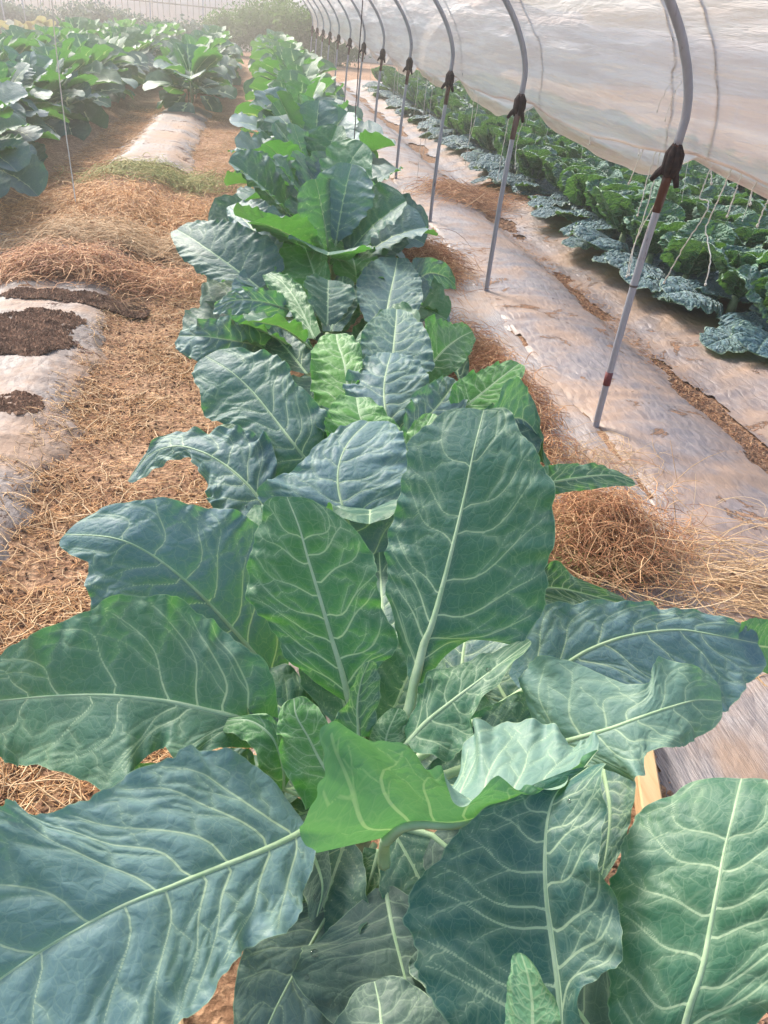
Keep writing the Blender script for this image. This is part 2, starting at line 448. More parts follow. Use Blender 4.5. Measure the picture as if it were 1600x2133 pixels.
    disp = disp + pucker * 1.1 * (fbm(fx * (34 if pucker > .012 else 20) + 50 + seed, fy * (34 if pucker > .012 else 20) + 9, seed, 2) - .4)
    disp = disp + ruffle * 1.1 * (fbm(fx * 9 + 20 + seed * 3, fy * 9, seed + 5, 2) - .35)
    ru = ruffle * (a[None] ** 2.6) * (np.sin(fy * 62 + ph[4] + s[None] * 2 + 5 * vnoise(fy * 14, s[None] * 2 + 3, seed)) + .7 * np.sin(fy * 131 + ph[5] + (s > 0)[None] * 2 + 4 * vnoise(fy * 23, s[None] + 7, seed + 1)))
    disp = (disp + ru) * env + crease * (a[None] ** .8) * hw
    if roll: disp = disp - roll * hw * np.maximum(a[None] ** 6, t[:, None] ** 9 * .9)
    V = V + N * disp[..., None]
    edist = (1 - a)[None] * hw * np.ones_like(fy)
    edist = np.minimum(edist, np.maximum(Ltot - fy, 0) * 1.0 + .0008)
    Vf = V.reshape(-1, 3)
    at = {'flat': ('FLOAT_VECTOR', np.stack([fx.ravel() + seed * .37, fy.ravel(), np.zeros(fx.size)], 1)),
          'vd': ('FLOAT', VD.ravel()), 'ed': ('FLOAT', edist.ravel()), 'young': ('FLOAT', np.full(fx.size, young)), 'vw': ('FLOAT', vwd), 'pale': ('FLOAT', np.full(fx.size, pale)), 'blue': ('FLOAT', np.full(fx.size, blue))}
    fc = grid_faces(nu, nv, flip=(sg < 0))
    mid = V[:, nv // 2]; nmid = N[:, nv // 2]
    return Vf, fc, at, mid, nmid

def leaf_objects(name, parent, org, Mp, L, R, pet=None, nu=90, nv=53, mat=None, rb=.0055, midrib=True, **kw):
    V, fc, at, mid, nm = build_leaf(Mp, L, R, nu, nv, **kw)
    org = np.asarray(org, float)
    o = link(name, mk_mesh(name, V - org, fc, mat or M_KALE, at), parent)
    if midrib:
        K = max(8, nu // 3); idx = np.linspace(0, nu - 1, K).astype(int)
        tt = idx / (nu - 1)
        r = rb * (1 - tt) ** 1.0 + .0005
        P = mid[idx] - nm[idx] * (r * .62)[:, None]
        if pet is not None and len(pet):
            pp = np.vstack([np.asarray(pet, float), P[:1]])
            pp = cr(pp, np.linspace(0, len(pp) - 1, 10))[:-1]
            P = np.vstack([pp, P]); r = np.concatenate([np.linspace(rb * 1.45, rb * 1.05, len(pp)), r])
        Vt, Ft = tube(P, r, 8)
        link('midrib', mk_mesh('midrib', Vt - org, Ft, M_MIDRIB), o)
    return o

# ------------------------------------------------------------------ ground height
def bumpf(x, a, b, s=.12):
    return sst(x, a, a + s) * (1 - sst(x, b - s, b))
def ground_h(x, y, fine=True):
    h = .085 * bumpf(x, -1.6, -.62, .34)                       # left mulched bed
    h = h + .05 * bumpf(x, -.12, .98, .2)                       # bed of the main row
    h = h + .045 * bumpf(x, 1.3, 2.25, .4)                     # mulched strip by the posts
    h = h - .03 * bumpf(x, 2.1, 2.5, .15)
    h = h + .06 * bumpf(x, 2.45, 6.4, .35)
    h = h + .09 * bumpf(x, -2.95, -1.9, .25) + .09 * bumpf(x, -4.2, -3.1, .25)
    far = sst(y, 24, 30)
    h = h * (1 - far)
    h = h + .035 * (fbm(x * 1.3 + 40, y * 1.1 + 40, 3, 3) - .45)
    if fine:
        near = 1 - sst(y, 6, 12)
        soft = 1 - .8 * bumpf(x, 1.0, 6.4, .1)
        h = h + near * soft * (.022 * (fbm(x * 11 + 90, y * 11 + 90, 5, 4) - .45) + .012 * (fbm(x * 38 + 90, y * 38 + 90, 9, 3) - .45))
    return h
def heap_h(x, y):
    h = 0
    for hx, hy, sx, sy, hh in HEAPS:
        h = h + hh * np.exp(-((x - hx) / sx) ** 2 - ((y - hy) / sy) ** 2)
    return h
HEAPS = [(-1.0, 6.5, .6, .4, .05), (-1.15, 4.75, .45, .22, .04), (-.95, 8.0, .5, .5, .03), (1.18, 2.12, .17, .17, .15), (1.2, 3.5, .12, .5, .06), (1.28, 5.6, .14, .3, .06)]

def axis(segs):
    out = []
    for a, b, st in segs: out += list(np.arange(a, b, st))
    out.append(segs[-1][1]); return np.array(out)
xs = axis([(-70, -12, 6), (-12, -5, .5), (-5, -1.7, .08), (-1.7, 2.6, .02), (2.6, 5, .08), (5, 12, .5), (12, 70, 6)])
ys = axis([(-6, .3, .15), (.3, 5.5, .02), (5.5, 10, .05), (10, 30, .3), (30, 60, 3), (60, 220, 16)])
Xg, Yg = np.meshgrid(xs, ys, indexing='ij')
Zg = ground_h(Xg, Yg) + heap_h(Xg, Yg) * .6
o = link('ground', mk_mesh('ground', np.stack([Xg, Yg, Zg], -1).reshape(-1, 3), grid_faces(len(xs), len(ys), flip=True), M_SOIL))
tag(o, kind='structure')

# mulch films: sheets with ragged edges draped on the beds
def mulch(name, label, mat, x0, x1, y0, y1, ea=.06, seed=1, blue=0.9, step=.025, hole=None, lift=.010, wr=.006, crinkle=0, rag=.05):
    xs = np.arange(x0 - .1, x1 + .1, step); ysn = [y0]
    while ysn[-1] < y1: ysn.append(ysn[-1] + max(step, (ysn[-1] - 5) * .012))
    ys = np.array(ysn)
    X, Y = np.meshgrid(xs, ys, indexing='ij')
    Z = ground_h(X, Y, False) + lift
    Z = Z + wr * (fbm(X * 4 + 7, Y * 16 + 3, seed, 3) - .45) * (1.5 if crinkle == 0 else .6)
    if crinkle: Z = Z + crinkle * (fbm(X * 34 + 7, Y * 2.2 + 3, seed + 4, 3) - .45)
    xl = (x0 + (.04 if x0 > 1.3 and x0 < 1.5 else 0)) + ea * (fbm(Y * 1.1, Y * 0 + seed, seed, 4) - .45) * 4 + rag * (fbm(Y * 9, Y * 0, seed + 2, 3) - .45)
    xr = x1 + ea * (fbm(Y * 1.1 + 50, Y * 0 + seed, seed + 9, 4) - .45) * 4 + rag * (fbm(Y * 9 + 30, Y * 0, seed + 3, 3) - .45)
    keep = (X > xl) & (X < xr)
    if hole is not None: keep &= ~hole(X, Y)
    ed = np.minimum(X - xl, xr - X)
    Z = Z - (1 - sst(ed, -.01, .06)) * (lift + .006)
    f = grid_faces(len(xs), len(ys), flip=True)
    k = keep.reshape(-1)[f].all(1); f = f[k]
    V = np.stack([X, Y, Z], -1).reshape(-1, 3)
    u, inv = np.unique(f, return_inverse=True)
    o = link(name, mk_mesh(name, V[u], inv.reshape(f.shape), mat)); tag(o, label, 'mulch film')
    return o
def el(X, Y, cx, cy, rx, ry, s=1, amp=.5):
    return ((X - cx) / rx) ** 2 + ((Y - cy) / ry) ** 2 < 1 + amp * (fbm(X * 7 + s, Y * 7, s, 3) - .45) * 4
mulch('mulch_film', 'torn silvery plastic mulch film on the low bed at the left edge', M_MULCH_L, -2.0, -.74, .9, 6.0, seed=2, step=.014, lift=.014, wr=.016, ea=.09, rag=.12)
mulch('mulch_film', 'dusty pale mulch film mound in front of the kale standing on the left bed', M_MULCH_L, -1.50, -.66, 8.7, 14, seed=6, lift=.016, wr=.018, step=.03)
def groove(X, Y):
    c = 2.27 + .12 * (fbm(Y * .8, Y * 0, 61, 3) - .45) * 2
    w_ = .34 * (fbm(Y * 1.9 + 5, Y * 0, 62, 3) - .44) + .05 * (fbm(X * 14, Y * 14, 63, 3) - .45) + .02
    return np.abs(X - c) < w_
mulch('mulch_film', 'wide dusty mulch film sheet between the pipe posts and the savoy cabbages', M_MULCH_R, 1.42, 6.3, 1.0, 24, seed=4, lift=.014, wr=.016, step=.025, ea=.05, rag=.08,
      hole=lambda X, Y: groove(X, Y) | el(X, Y, 1.45, 4.1, .06, .10, 6))
mulch('mulch_film', 'grey weathered mulch film with long creases beside the kale row', M_MULCH_S, .98, 1.52, .5, 9, seed=5, lift=.012, wr=.012, crinkle=.022, ea=.03)
mulch('mulch_film', 'creased grey mulch film under the main kale row', M_MULCH_S, -.02, .55, .1, 3.2, seed=9, lift=.012, wr=.012, crinkle=.02, ea=.05,
      hole=lambda X, Y: el(X, Y, .22, .95, .16, .2, 3) | el(X, Y, .3, 2.0, .2, .25, 6))

# ------------------------------------------------------------------ straw strands (batched)
def strands(name, mat, cx, cy, length, wid, az=None, azs=PI, pitch=.12, lift=.0, curl=.6, rings=4, zf=None, sides=3, taper=True, hump=0):
    n = len(cx)
    az0 = (NP.uniform(-azs, azs, n) + (0 if az is None else az))
    Ln = length * NP.uniform(.45, 1.3, n); c = NP.normal(0, curl, n); pt = NP.normal(0, pitch, n)
    t = np.linspace(-.5, .5, rings)
    ang = az0[:, None] + c[:, None] * t[None] * 2
    st = Ln[:, None] / (rings - 1)
    dx = np.cos(ang) * st; dy = np.sin(ang) * st
    x = np.cumsum(dx, 1); y = np.cumsum(dy, 1)
    x = x - x.mean(1, keepdims=True) + cx[:, None]; y = y - y.mean(1, keepdims=True) + cy[:, None]
    z0 = (zf(x, y) if zf else ground_h(x, y) + heap_h(x, y) * .6)
    z = z0 + lift * NP.uniform(0, 1, n)[:, None] + wid * .6 + np.abs(pt[:, None] * Ln[:, None]) * (t[None] * np.sign(pt)[:, None] + .5)
    if hump: z = z + hump * NP.uniform(0, 1, n)[:, None] * (1 - (2 * t[None]) ** 2)
    P = np.stack([x, y, z], -1)
    T = np.gradient(P, axis=1); T /= np.linalg.norm(T, axis=2)[..., None] + 1e-9
    A = np.cross(T, np.array([.1, .05, 1.0])); A /= np.linalg.norm(A, axis=2)[..., None] + 1e-9
    B = np.cross(T, A)
    r = (wid * NP.uniform(.5, 1.3, n))[:, None] * (np.where(np.abs(t) > .4, .55, 1)[None] if taper else 1) * .5
    V = []
    for k in range(sides):
        th = 2 * PI * k / sides; V.append(P + r[..., None] * (A * math.cos(th) + B * math.sin(th) * .6))
    V = np.stack(V, 2)     # n, rings, sides, 3
    i = (np.arange(n)[:, None, None] * rings * sides + np.arange(rings - 1)[None, :, None] * sides)
    j = np.arange(sides)[None, None]; j2 = (j + 1) % sides
    Fc = np.stack([i + j, i + j2, i + sides + j2, i + sides + j], -1).reshape(-1, 4)
    return V.reshape(-1, 3), Fc, {'shade': ('FLOAT', np.repeat(NP.uniform(0, 1, n), rings * sides))}
def scatter(n, x0, x1, y0, y1, dens=None, ypow=1.0):
    xs_, ys_ = [], []
    tot = 0
    while tot < n:
        x = NP.uniform(x0, x1, n); y = y0 + (y1 - y0) * NP.uniform(0, 1, n) ** ypow
        k = NP.uniform(0, 1, n) < (dens(x, y) if dens else 1)
        xs_.append(x[k]); ys_.append(y[k]); tot += k.sum()
    return np.concatenate(xs_)[:n], np.concatenate(ys_)[:n]

def path_d(x, y):
    return np.clip(.25 + 1.1 * sst(fbm(x * 3 + 3, y * 3, 21, 3), .3, .6), 0, 1) * bumpf(x, -.90, .05, .14)
cx, cy = scatter(30000, -.95, .1, .8, 14, path_d, 1.6)
V, Fc, SH = strands('s', None, cx, cy, .042, .0028, curl=.5, lift=.012)
tag(link('straw_litter', mk_mesh('straw_litter', V, Fc, M_STRAW, SH)), 'loose orange straw strewn over the soil path left of the main kale row', 'straw', kind='stuff')
cx, cy = scatter(5000, -.95, .1, .8, 12, path_d, 1.5)
V, Fc, SH = strands('s', None, cx, cy, .11, .0040, curl=.7, lift=.02)
tag(link('straw_litter', mk_mesh('straw_litter', V, Fc, M_STRAWP, SH)), 'longer pale straw stalks strewn over the soil path left of the main kale row', 'straw', kind='stuff')
cx, cy = scatter(9000, -1.95, -1.3, 5.5, 14, lambda x, y: bumpf(x, -1.95, -1.32, .1), 1.4)
V, Fc, SH = strands('s', None, cx, cy, .09, .0055, curl=.5, lift=.02)
tag(link('straw_litter', mk_mesh('straw_litter', V, Fc, M_STRAW, SH)), 'brown straw covering the narrow path beside the left kale rows', 'straw', kind='stuff')

def heap(label, mat, n, hx, hy, sx, sy, length, wid, az, azs, kind='straw_heap', hump=.045, lift=.05, pitch=.2, curl=1.3, cat='straw heap', rings=5):
    cx = hx + NP.normal(0, sx * .55, n); cy = hy + NP.normal(0, sy * .55, n)
    V, Fc, SH = strands('s', None, cx, cy, length, wid, az=az, azs=azs, curl=curl, lift=lift, hump=hump, pitch=pitch, rings=rings)
    o = link(kind, mk_mesh(kind, V, Fc, mat, SH)); tag(o, label, cat, kind='stuff'); return o
heap('orange brown straw heaped across the left bed below the hanging twine', M_STRAW, 3600, -.95, 6.45, .85, .75, .20, .0060, 0, 2.2)
heap('reddish straw heaped across the left bed on top of the torn mulch film', M_STRAWR, 3000, -1.15, 4.85, .62, .26, .20, .0050, 0, 1.6)
heap('pale orange straw heaped at the near side of the film mound on the left bed', M_STRAWP, 2600, -.95, 5.6, .55, .25, .22, .0045, .1, .8)
heap('greenish drying grass lying on the left bed in front of the dusty film mound', M_GRASS, 1300, -.85, 8.0, .65, .40, .20, .006, 0, 1.6, kind='grass_patch', cat='grass')
heap('rusty brown root straw lying along the right side of the kale row', M_STRAWR, 3000, 1.15, 3.35, .16, .75, .17, .0042, 1.9, 1.5)
heap('dark red straw lying by the kale row near the second post', M_STRAWR, 2000, 1.22, 5.6, .22, .5, .24, .0045, 2.3, .7)
heap('brown straw lying across the mulch strip beyond the third post', M_STRAWR, 1500, 2.15, 8.2, .4, .5, .25, .006, 0, .9)
heap('soil crumbs and thin straw in the groove between the two dusty mulch films', M_STRAWR, 1500, 2.26, 4.6, .10, 2.2, .05, .004, 1.6, 1.5, lift=.01, hump=.005)
heap('long pale dry stalks fanned over the mulch film right of the round dry tuft', M_STRAWP, 300, 1.62, 1.72, .42, .32, .42, .0038, -.55, .75, hump=.03, lift=.05, curl=.8, rings=9)
heap('tangled reddish straw lying under and around the round dry tuft', M_STRAWR, 1500, 1.2, 2.05, .24, .26, .16, .0034, 0, 3.1, lift=.10, hump=.03, curl=1.8)
heap('sparse brown stalks lying on creased film behind the round dry tuft', M_STRAWP, 160, 1.35, 2.55, .25, .3, .30, .0030, 1.2, .9, hump=.03, lift=.02)

# the round tuft: stems arching out from a tied centre
def tuft(cx, cy, cz, n, R, mat, seed):
    rr = np.random.default_rng(seed); mb = MB()
    for k in range(n):
        a = rr.uniform(0, 2 * PI); el_ = rr.uniform(.0, 1.0); L_ = R * rr.uniform(.6, 1.35); c = rr.normal(0, 1.3)
        P = []
        for q in range(8):
            u = q / 7
            x = math.cos(a + c * u) * math.cos(el_) * L_ * u; y = math.sin(a + c * u) * math.cos(el_) * L_ * u
            z = math.sin(el_) * L_ * u * 1.5 - 1.55 * L_ * u * u * (.6 + math.sin(el_))
            P.append((cx + x, cy + y, max(cz + z, ground_h(np.array([cx + x]), np.array([cy + y]))[0] + .004)))
        mb.add(*tube(P, np.linspace(.0020, .0011, 8), 4)); mb.sh = getattr(mb, 'sh', []) + [rr.random()] * (8 * 4 + 2)
    return mb
mb = tuft(1.19, 2.12, .12, 230, .17, None, 3)
def shaded(mb, nm, mat): return mk_mesh(nm, np.vstack(mb.v), np.vstack(mb.f), mat, {'shade': ('FLOAT', mb.sh)})
t_ = link('dry_tuft', shaded(mb, 'dry_tuft', M_STRAWP)); tag(t_, 'round tuft of arching dry weed stems beside the large upright kale leaf', 'dry plant')
mb = tuft(1.19, 2.08, .08, 260, .22, None, 5)
t2 = link('lower_stems', shaded(mb, 'lower_stems', M_STRAWR), t_)
# little green weeds in the tuft
V_, F_ = [], []
cxw = 1.17 + NP.normal(0, .10, 1500); cyw = 2.0 + NP.normal(0, .11, 1500)
V, Fc, SH = strands('s', None, cxw, cyw, .012, .006, curl=.3, lift=.05, rings=3)
link('green_sprigs', mk_mesh('green_sprigs', V, Fc, M_GRASS, SH), t_)

# soil crumbs
def crumbs(name, label, n, x0, x1, y0, y1, dens, smin, smax, mat, ypow=1.4, lift=0):
    cx, cy = scatter(n, x0, x1, y0, y1, dens, ypow)
    base = np.array([[1, 0, 0], [-1, 0, 0], [0, 1, 0], [0, -1, 0], [0, 0, 1], [0, 0, -1]], float)
    fb = np.array([[0, 2, 4], [2, 1, 4], [1, 3, 4], [3, 0, 4], [2, 0, 5], [1, 2, 5], [3, 1, 5], [0, 3, 5]])
    s = NP.uniform(smin, smax, n) * NP.uniform(.5, 1, n)
    V = base[None] * s[:, None, None] * NP.uniform(.6, 1.3, (n, 6, 1))
    a = NP.uniform(0, 6.28, n); c_, s_ = np.cos(a), np.sin(a)
    X = V[..., 0] * c_[:, None] - V[..., 1] * s_[:, None]; Y = V[..., 0] * s_[:, None] + V[..., 1] * c_[:, None]
    z = ground_h(cx, cy) + heap_h(cx, cy) * .6 + lift
    P = np.stack([X + cx[:, None], Y + cy[:, None], V[..., 2] * .7 + (z + s * .3)[:, None]], -1)
    Fc = (fb[None] + np.arange(n)[:, None, None] * 6).reshape(-1, 3)
    o = link(name, mk_mesh(name, P.reshape(-1, 3), Fc, mat, smooth=False)); tag(o, label, 'soil crumbs', kind='stuff')
crumbs('soil_crumbs', 'small dark soil crumbs scattered over the straw path', 14000, -.95, .1, .8, 9, path_d, .003, .011, M_SOIL_CL)
crumbs('soil_crumbs', 'brown soil crumbs on the bare ground right of the front kale plants', 5000, .45, 1.0, .5, 2.5, None, .004, .013, plain_mat('dry_soil_crumbs', (.30, .17, .11), (.48, .29, .19), 14, .95, .004), 1.0)
crumbs('soil_crumbs', 'crumbly soil along the groove between the two dusty mulch films', 4000, 2.12, 2.42, 1.6, 9, lambda x, y: groove(x, y) * .9 + .06, .003, .013, plain_mat('groove_crumbs', (.22, .12, .07), (.40, .24, .15), 14, .95, .004))
def soil_d(x, y):
    a = np.maximum(1 - ((x + 1.12) / .30) ** 2 - ((y - 3.75) / .34) ** 2, 1 - ((x + .93) / .10) ** 2 - ((y - 2.95) / .10) ** 2)
    a = np.maximum(a, 1 - ((x + .95) / .5) ** 2 - ((y - 4.35) / .10) ** 2); a = np.maximum(a, 1 - ((x + .9) / .42) ** 2 - ((y - 5.45) / .12) ** 2)
    return sst(a + 1.3 * (fbm(x * 8 + 5, y * 8, 71, 4) - .45), .1, .5)
crumbs('soil_crumbs', 'dark soil thrown over the torn mulch film at the left edge', 26000, -1.5, -.6, 2.8, 5.7, soil_d, .004, .019, M_SOIL_CL, 1.0, .014)

# wooden board edge beside the row
for (a, b, w, z, lab) in (((.955, 1.28), (.80, .78), .05, .035, 'tan wooden board edging right of the front kale plants'), ((-.17, .74), (-.11, .42), .05, .035, 'tan wooden board edging at the bottom left of the front plants')):
    mb = MB(); c = ((a[0] + b[0]) / 2, (a[1] + b[1]) / 2)
    L_ = math.hypot(b[0] - a[0], b[1] - a[1]); an = math.atan2(b[1] - a[1], b[0] - a[0])
    mb.box((c[0], c[1], z + .035), (L_, w, .05), an)
    o = link('wooden_board', mb.mesh('wooden_board', M_WOOD, False)); tag(o, lab, 'board')
    bv = o.modifiers.new('bevel', 'BEVEL'); bv.width = .004

# ------------------------------------------------------------------ kale: auto leaves
def auto_leaf_pts(base, az, el0, droop, blade, width, petl, roll=0, cup=.25, n=7, lobes=True, prof=None):
    """midrib from base; el0 start elevation (rad), droop total change. returns Mp, L, R, petiole"""
    prof = prof or [.10, .50, .70, .88, 1.0, .97, .74, 0]
    n = len(prof); tot = petl + blade
    P = [np.array(base, float)]; dirs = []
    K = 24
    for k in range(K):
        u = k / K; e = el0 - droop * u ** 1.4
        dd = np.array([math.cos(e) * math.cos(az), math.cos(e) * math.sin(az), math.sin(e)])
        dirs.append(dd); P.append(P[-1] + dd * tot / K)
    dirs.append(dirs[-1]); P = np.array(P); dirs = np.array(dirs)
    u0 = petl / tot
    us = u0 + (1 - u0) * np.linspace(0, 1, n)
    Mp = np.stack([np.interp(us * K, np.arange(K + 1), P[:, c]) for c in range(3)], 1)
    D = np.stack([np.interp(us * K, np.arange(K + 1), dirs[:, c]) for c in range(3)], 1)
    side0 = np.array([-math.sin(az), math.cos(az), 0])
    L, R = [], []
    for k in range(n):
        nrm = np.cross(D[k], side0); nrm = -nrm if nrm[2] < 0 and False else nrm
        nrm = -np.cross(side0, D[k]); nrm /= np.linalg.norm(nrm)
        up = np.cross(D[k], side0); up /= np.linalg.norm(up)     # adaxial normal
        if k == 0: adax = up
        c_, s_ = math.cos(roll), math.sin(roll)
        sd = side0 * c_ + up * s_
        nn = -side0 * s_ + up * c_
        w = prof[k] * width / 2
        L.append(Mp[k] + sd * w * math.cos(cup) + nn * w * math.sin(cup))
        R.append(Mp[k] - sd * w * math.cos(cup) + nn * w * math.sin(cup))
    pet = np.stack([np.interp(np.linspace(0, u0 * .97, 4) * K, np.arange(K + 1), P[:, c]) for c in range(3)], 1)
    up0 = np.cross(D[n // 2], side0)
    if up0[2] < 0 and el0 < 1.2: up0 = -up0
    toward = Mp[n // 2] + up0 * 5
    # adaxial side of an upright leaf looks back to the stem axis
    return Mp, np.array(L), np.array(R), pet, toward

def merged(parts, mat):
    mb = MB(); A = {}
    for V, f, at in parts:
        mb.add(V, f)
        for k, (tp, dt) in at.items(): A.setdefault(k, (tp, []))[1].append(np.asarray(dt))
    return mk_mesh('foliage', np.vstack(mb.v), np.vstack(mb.f), mat, {k: (tp, np.concatenate(v)) for k, (tp, v) in A.items()})

def adax(Mp, L, R, axis_pt):
    return np.asarray(axis_pt) + np.array([0, 0, 2.0])
def kale_plant(name, org, seed, lod, mat=None, size=1.0, nleaf=16, ang0=0, skip=None, youngp=.22, stem_h=.34, parts=True):
    """plant at origin org; children: stem, leaf (> midrib)"""
    rr = random.Random(seed); org = np.array(org, float); mat = mat or M_KALE
    root = bpy.data.objects.new(name, None); COL.objects.link(root); root.location = org
    root.empty_display_size = .1
    h = stem_h * size
    sm = MB().tube([(0, 0, -.03), (.01, 0, h * .4), (-.01, .01, h * .8), (0, 0, h + .05)], [.017, .015, .014, .006], 8)
    link('stem', sm.mesh('stem', M_STEM), root)
    nu, nv = {0: (64, 37), 1: (30, 17), 2: (12, 7)}[lod]
    acc = []
    for k in range(nleaf):
        u = k / (nleaf - 1)                     # 0 outer/low, 1 inner/high
        az = ang0 + k * 2.399 + rr.uniform(-.25, .25)
        el0 = .52 + .82 * u + rr.uniform(-.15, .15)
        droop = (1.35 - 1.0 * u) * rr.uniform(.4, 1.3)
        fr = max(0.0, -math.sin(az)); el0 -= fr * (.45 + .25 * u); droop += fr * .35
        blade = size * (.40 - .10 * abs(u - .35) - .16 * max(0, u - .7)) * rr.uniform(.88, 1.12)
        pet = size * (.24 - .13 * u) * rr.uniform(.8, 1.2)
        wid = blade * rr.uniform(.88, 1.05)
        b = np.array([0, 0, h * (.30 + .75 * u)])
        if skip and skip(az, u): continue
        Mp, L, R, pt, tw = auto_leaf_pts(b, az, el0, droop, blade, wid, pet, rr.uniform(-.5, .5), rr.uniform(.05, .45))
        yg = 0.0
        if rr.random() < youngp: yg = rr.uniform(.3, .8)
        if u > .9: yg = max(yg, rr.uniform(.1, .4))
        kw = dict(seed=seed * 40 + k, ruffle=.008 * size, pucker=.0055, blue=rr.choice([.1, .4, .7, 1.0] if lod < 2 else [0, 0, .2, .5]), young=yg if lod < 2 else max(yg, .22), toward=b + np.array([0, 0, 3.0]) , nveins=6, wig=.04, veins=True)
        if lod < 2 or parts:
            leaf_objects('leaf', root, (0, 0, 0), Mp, L, R, pt, nu, nv, mat, rb=.0050 * size, midrib=lod < 2, **kw)
        else:
            V, f, at, _, _ = build_leaf(Mp, L, R, nu, nv, **kw); acc.append((V, f, at))
    if acc: link('foliage', merged(acc, mat), root)
    return root
def copy_tree(o, parent=None):
    c = o.copy(); COL.objects.link(c)
    if parent is not None: c.parent = parent
    for ch in o.children: copy_tree(ch, c)
    return c

ORD = ['first', 'second', 'third', 'fourth', 'fifth', 'sixth', 'seventh', 'eighth', 'ninth', 'tenth', 'eleventh', 'twelfth', 'thirteenth', 'fourteenth', 'fifteenth', 'sixteenth', 'seventeenth', 'eighteenth', 'nineteenth', 'twentieth']
def ordinal(i):
    if i < 20: return ORD[i]
    tens = ['twenty', 'thirty', 'forty', 'fifty'][(i + 1) // 10 - 2]; r = (i + 1) % 10
    return {20: 'thirtieth', 30: 'fortieth'}.get(i - 9, tens + '-' + ORD[r - 1]) if r else {'thirty': 'thirtieth', 'forty': 'fortieth', 'fifty': 'fiftieth'}[tens]

# ------------------------------------------------------------------ hand-placed front plants
# station: (mx, my, z, lx, ly, rx, ry [, dl, dr])
def hero(parent, org, st, pet=None, dl=.0, dr=.0, nu=110, nv=61, mat=None, rb=.0055, name='leaf', label=None, **kw):
    nu = int(nu * 1.75); nv = int(nv * 1.75) | 1
    M_, L_, R_ = [], [], []
    for s_ in st:
        mx, my, z = s_[:3]; p = atZ(mx, my, z); t = np.linalg.norm(p - EYE)
        if len(s_) == 3: M_.append(p); L_.append(p); R_.append(p); continue
        a = s_[7] if len(s_) > 7 else dl; b = s_[8] if len(s_) > 8 else dr
        M_.append(p); L_.append(atD(s_[3], s_[4], t + a)); R_.append(atD(s_[5], s_[6], t + b))
    pp = [atZ(*q) for q in (pet or [])]
    o = leaf_objects(name, parent, org, M_, L_, R_, pp, nu, nv, mat, rb, **kw)
    if label: o['label'] = label
    return o
def root_at(name, org, label, cat='kale plant', group='kale plants in the main row', stem=True, sh=.42):
    r = bpy.data.objects.new(name, None); COL.objects.link(r); r.location = org; tag(r, label, cat, group)
    if stem:
        sm = MB().tube([(0, 0, -.05), (.012, 0, sh * .4), (-.01, .01, sh * .8), (0, 0, sh)], [.019, .017, .015, .010], 10)
        link('stem', sm.mesh('stem', M_STEM), r)
    return r

# plant 0 : crown below the frame on the right
P0 = np.array([.46, .36, .05]); p0 = root_at('kale_plant', P0, 'nearest kale plant cut by the lower right corner, two upright leaves in view')
hero(p0, P0, [(1172, 2230, .48, 1130, 2260, 1215, 2230), (1165, 2080, .53, 950, 2140, 1215, 2060), (1150, 1960, .56, 862, 2010, 1290, 2010), (1138, 1870, .59, 850, 1900, 1282, 1880),
              (1135, 1780, .62, 905, 1790, 1250, 1780), (1142, 1700, .64, 990, 1700, 1258, 1690), (1165, 1645, .655, 1085, 1650, 1255, 1615), (1225, 1598, .66)],
     [(1250, 2500, .40)], dl=-.03, dr=-.02, seed=1, ruffle=.006, rb=.0052, nveins=7, pucker=.003, vwid=.65, label='blue-green leaf hanging below the folded light leaf')
hero(p0, P0, [(1405, 2240, .50, 1380, 2240, 1440, 2240), (1430, 2120, .56, 1290, 2180, 1560, 2150), (1462, 2020, .60, 1270, 2060, 1660, 2030), (1480, 1930, .625, 1262, 1950, 1700, 1930), (1495, 1850, .65, 1265, 1860, 1710, 1850),
              (1510, 1770, .67, 1295, 1765, 1700, 1760), (1527, 1700, .69, 1350, 1680, 1670, 1690), (1545, 1622, .70)],
     [(1350, 2450, .40)], dl=.02, dr=.0, seed=2, ruffle=.007, rb=.0050, nveins=6, young=.20, vwid=.65, label='large mid-green leaf at the lower right corner')
hero(p0, P0, [(1105, 2260, .60, 1040, 2250, 1165, 2260), (1108, 2160, .64, 1045, 2150, 1168, 2160), (1108, 2090, .66, 1052, 2080, 1160, 2095), (1098, 2030, .675, 1062, 2025, 1135, 2045), (1085, 1985, .68)],
     None, dl=.01, dr=-.015, seed=3, ruffle=.004, rb=.003, pale=.9, face=-1, midrib=False, label='small curled pale leaf at the bottom edge')
hero(p0, P0, [(1380, 2330, .35, 1420, 2300, 1300, 2360), (1270, 2200, .37, 1330, 2120, 1200, 2280), (1180, 2080, .38, 1260, 1960, 1040, 2160), (1050, 1990, .36, 1180, 1880, 900, 2080), (900, 1960, .33)],
     None, seed=4, mat=M_DARK, ruffle=.006, nu=70, nv=41)
hero(p0, P0, [(900, 2400, .30, 960, 2380, 820, 2400), (850, 2250, .32, 960, 2250, 740, 2280), (800, 2150, .34, 930, 2120, 690, 2180), (790, 2090, .34, 860, 2050, 720, 2100), (780, 2045, .34)],
     None, seed=5, mat=M_DARK, ruffle=.006, nu=70, nv=41)

